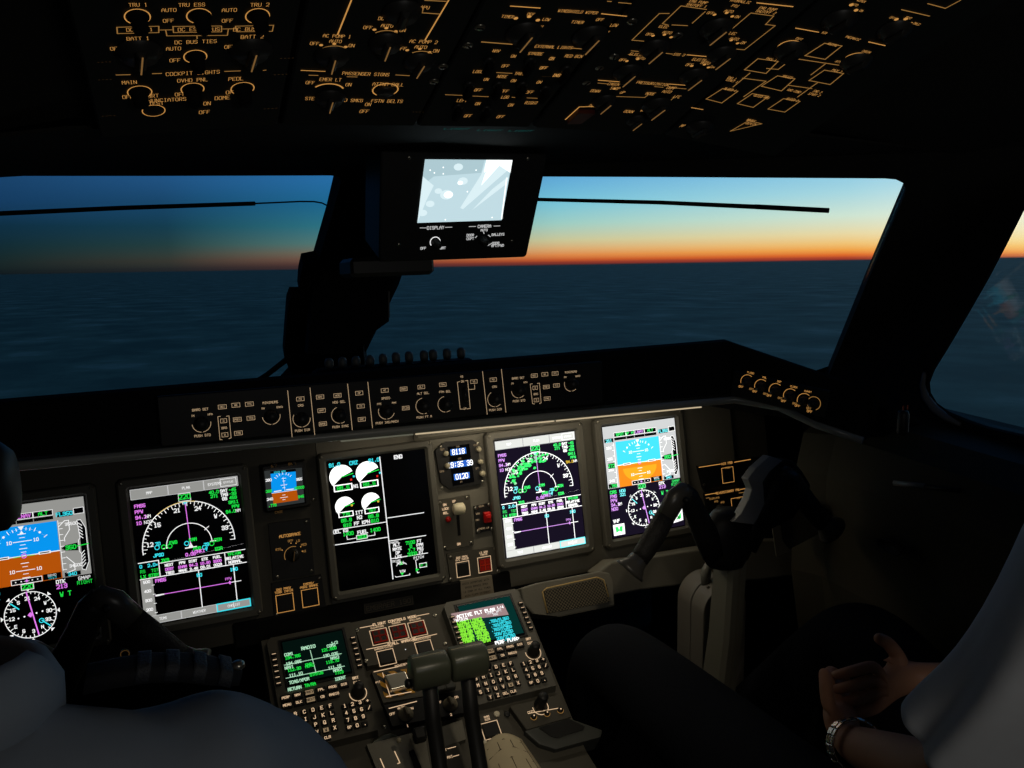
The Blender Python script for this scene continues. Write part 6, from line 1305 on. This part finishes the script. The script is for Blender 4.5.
# --- the captain, seen over the right shoulder
CP = Vector((-.575,-1.12,-.36)); cp = bpy.data.objects.new('person', None); COL.objects.link(cp); cp.location = CP
tag(cp, 'seated person at lower left in white shirt with a dark striped epaulette', 'person')
r_sh = Vector((-.378,-1.01,.190)); r_el = Vector((-.272,-.88,-.03)); r_wr = Vector((-.40,-.66,-.10)); l_sh2 = Vector((-.765,-1.01,.190)); l_el2 = Vector((-.84,-.86,-.06)); l_wr2 = Vector((-.74,-.66,-.10))
c = dict(pelvis=(-.575,-1.12,-.29), waist=(-.575,-1.10,-.12), chest=(-.575,-1.07,.04), upper=(-.575,-1.035,.19), neck=(-.585,-1.01,.275), neck2=(-.590,-.985,.32))
hd = ((-.597,-.950,.375), (-.600,-.945,.445), (-.600,-.962,.51))
lk2, rk2, la2, ra2 = Vector((-.73,-.52,-.20)), Vector((-.45,-.52,-.20)), Vector((-.72,-.20,-.55)), Vector((-.46,-.20,-.55))
lh2 = hand('l', l_wr2, None, Vector((.35,.9,-.05)), Vector((.8,-.2,.1)), Vector((0,0,1)), .4, thumbdir=(.7,.5,.1))
rh2 = hand('r', r_wr, None, Vector((-.35,.9,-.05)), Vector((-.8,-.2,.1)), Vector((0,0,1)), .4, thumbdir=(-.7,.5,.1))
skinned('body', body_chains(c, l_sh2, l_el2, l_wr2, r_sh, r_el, r_wr, lk2, rk2, la2, ra2, hd, lh2, rh2), skin, cp, origin=cp.location)
head_mesh(cp, Vector((-.600,-.945,.43))-CP)
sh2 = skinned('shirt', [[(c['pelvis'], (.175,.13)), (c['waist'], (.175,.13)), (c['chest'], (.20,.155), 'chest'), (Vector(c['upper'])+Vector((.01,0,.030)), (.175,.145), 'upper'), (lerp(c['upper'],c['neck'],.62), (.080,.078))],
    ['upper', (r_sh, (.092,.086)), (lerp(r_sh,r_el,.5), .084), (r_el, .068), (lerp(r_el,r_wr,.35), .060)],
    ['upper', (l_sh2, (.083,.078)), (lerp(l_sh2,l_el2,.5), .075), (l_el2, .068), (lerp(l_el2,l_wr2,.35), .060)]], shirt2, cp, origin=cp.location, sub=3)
dt2 = bpy.data.textures.new('cloth_folds2', 'CLOUDS'); dt2.noise_scale = .13; dt2.noise_depth = 2
dm_ = sh2.modifiers.new('folds', 'DISPLACE'); dm_.texture = dt2; dm_.strength = .018; dm_.mid_level = .5
skinned('trousers', [[(Vector(c['pelvis'])+Vector((0,.02,.02)), (.175,.13), 'p')],
    ['p', (Vector(c['pelvis'])+Vector((-.09,.06,-.03)), .105), (lerp(c['pelvis'], lk2, .55), .095), (lk2, .078), (lerp(lk2,la2,.4), .07), (la2, .060)],
    ['p', (Vector(c['pelvis'])+Vector((.09,.06,-.03)), .105), (lerp(c['pelvis'], rk2, .55), .095), (rk2, .078), (lerp(rk2,ra2,.4), .07), (ra2, .060)]], trouser, cp, origin=cp.location, sub=2)
# collar: standing band folded over
mb = MB(); rings = []
cn = Vector((-.572,-1.005,.290))-CP
for r_, z in ((.088,-.035),(.096,-.018),(.097,.0),(.090,.018),(.080,.024),(.072,.018),(.070,-.02)):
    rings.append([cn+Vector((r_*math.cos(2*PI*i/28), r_*1.0*math.sin(2*PI*i/28), z+.012*math.cos(2*PI*i/28+2.2)+.014*(math.sin(2*PI*i/28) < -.2))) for i in range(28)])
mb.loft(rings, shirt2, cap=False); mb.build('collar', cp)
# epaulette board with gold-grey stripes
ea, eb = ony(85,680,-.975), ony(240,677,-.975)
def ep(f, s, h=0.):
    p = lerp(ea, eb, f); up = Vector((.25,-.25,.93)).normalized(); return p+Vector((0,s,0))+up*(h+.012*math.sin(PI*f))-CP
epm = mat('epaulette_black', (22,22,26), .85, bump=.4, nscale=300); eps = mat('epaulette_braid', (54,56,60), .6, bump=.8, nscale=400)
def board(f0, f1, w, h0, h1, m, mb):
    rings = []
    for k in range(6):
        f = f0+(f1-f0)*k/5; ww = w*(1 if f < .93 else max(.3, (1-f)/.07*.6+.4))
        rings.append([ep(f,-ww,h0), ep(f,ww,h0), ep(f,ww,h1*.8), ep(f,ww*.6,h1), ep(f,-ww*.6,h1), ep(f,-ww,h1*.8)])
    mb.loft(rings, m)
mb = MB(); board(0,1.0,.016,-.006,.010,epm,mb); e0 = mb.build('epaulette', cp)
for f in (.30,.48,.66,.84):
    mb = MB(); board(f,f+.085,.0172,-.004,.0125,eps,mb); mb.build('epaulette_stripe', e0)
MB().lathe((0,0,0), [(.006,0),(.006,.004),(.003,.006)], metal, 12, T=Matrix.Translation(ep(.97,0,.010))).build('button', e0)
# sleeve seam
mb = MB(); mb.tube([ony(242,690,-.99)-CP+Vector((0,-.02,.006)), ony(252,712,-1.03)-CP+Vector((0,-.02,.006)), ony(262,740,-1.05)-CP+Vector((0,-.02,.004)), ony(266,770,-1.06)-CP], .002, shirt2, n=6)
# headset ear cup with its band and mouthpiece
ec = ony(-2,486,-.945)
hs = thing('headset', 'black headset ear cup at the left edge above the white collar', 'headset', ec)
MB().lathe((0,0,0), [(.020,-.030),(.034,-.024),(.037,-.010),(.036,.004),(.028,.012),(.010,.015)], black, 24, T=Matrix.Rotation(PI/2,4,'Y')).build('ear_cup', hs)
hb = Vector((-.600,-.950,.545))
MB().tube([(-.004,0,.035),(-.006,0,.08)]+[Vector((-.600+.092*math.cos(a), -.952, .43+.118*math.sin(a)))-ec for a in (.55,.9,1.25,PI/2,1.9,2.3,2.7)], .007, black, n=8).build('head_band', hs)
# --- seats
def seat(cx, cy, label):
    t = thing('pilot_seat', label, 'seat', (cx,cy,-.95))
    MB().box((0,.12,.47), (.48,.50,.12), leather, ch=.04).build('seat_cushion', t)
    T = Matrix.Translation((0,-.20,.86)) @ Matrix.Rotation(R(12),4,'X')
    MB().box((0,0,0), (.46,.10,.68), leather, T=T, ch=.035).build('backrest', t)
    MB().box((0,.05,.20), (.34,.40,.42), blackm, ch=.03).build('base', t)
    for s in (-1, 1): MB().box((s*.265,.03,.62), (.05,.36,.05), leather, ch=.02).build('armrest', t)
    MB().box((0,-.27,1.27), (.26,.07,.16), leather, ch=.03).build('headrest', t)
seat(.60,-1.25,'black leather pilot seat under the person at the right')
seat(-.575,-1.20,'black leather pilot seat under the person at the lower left')
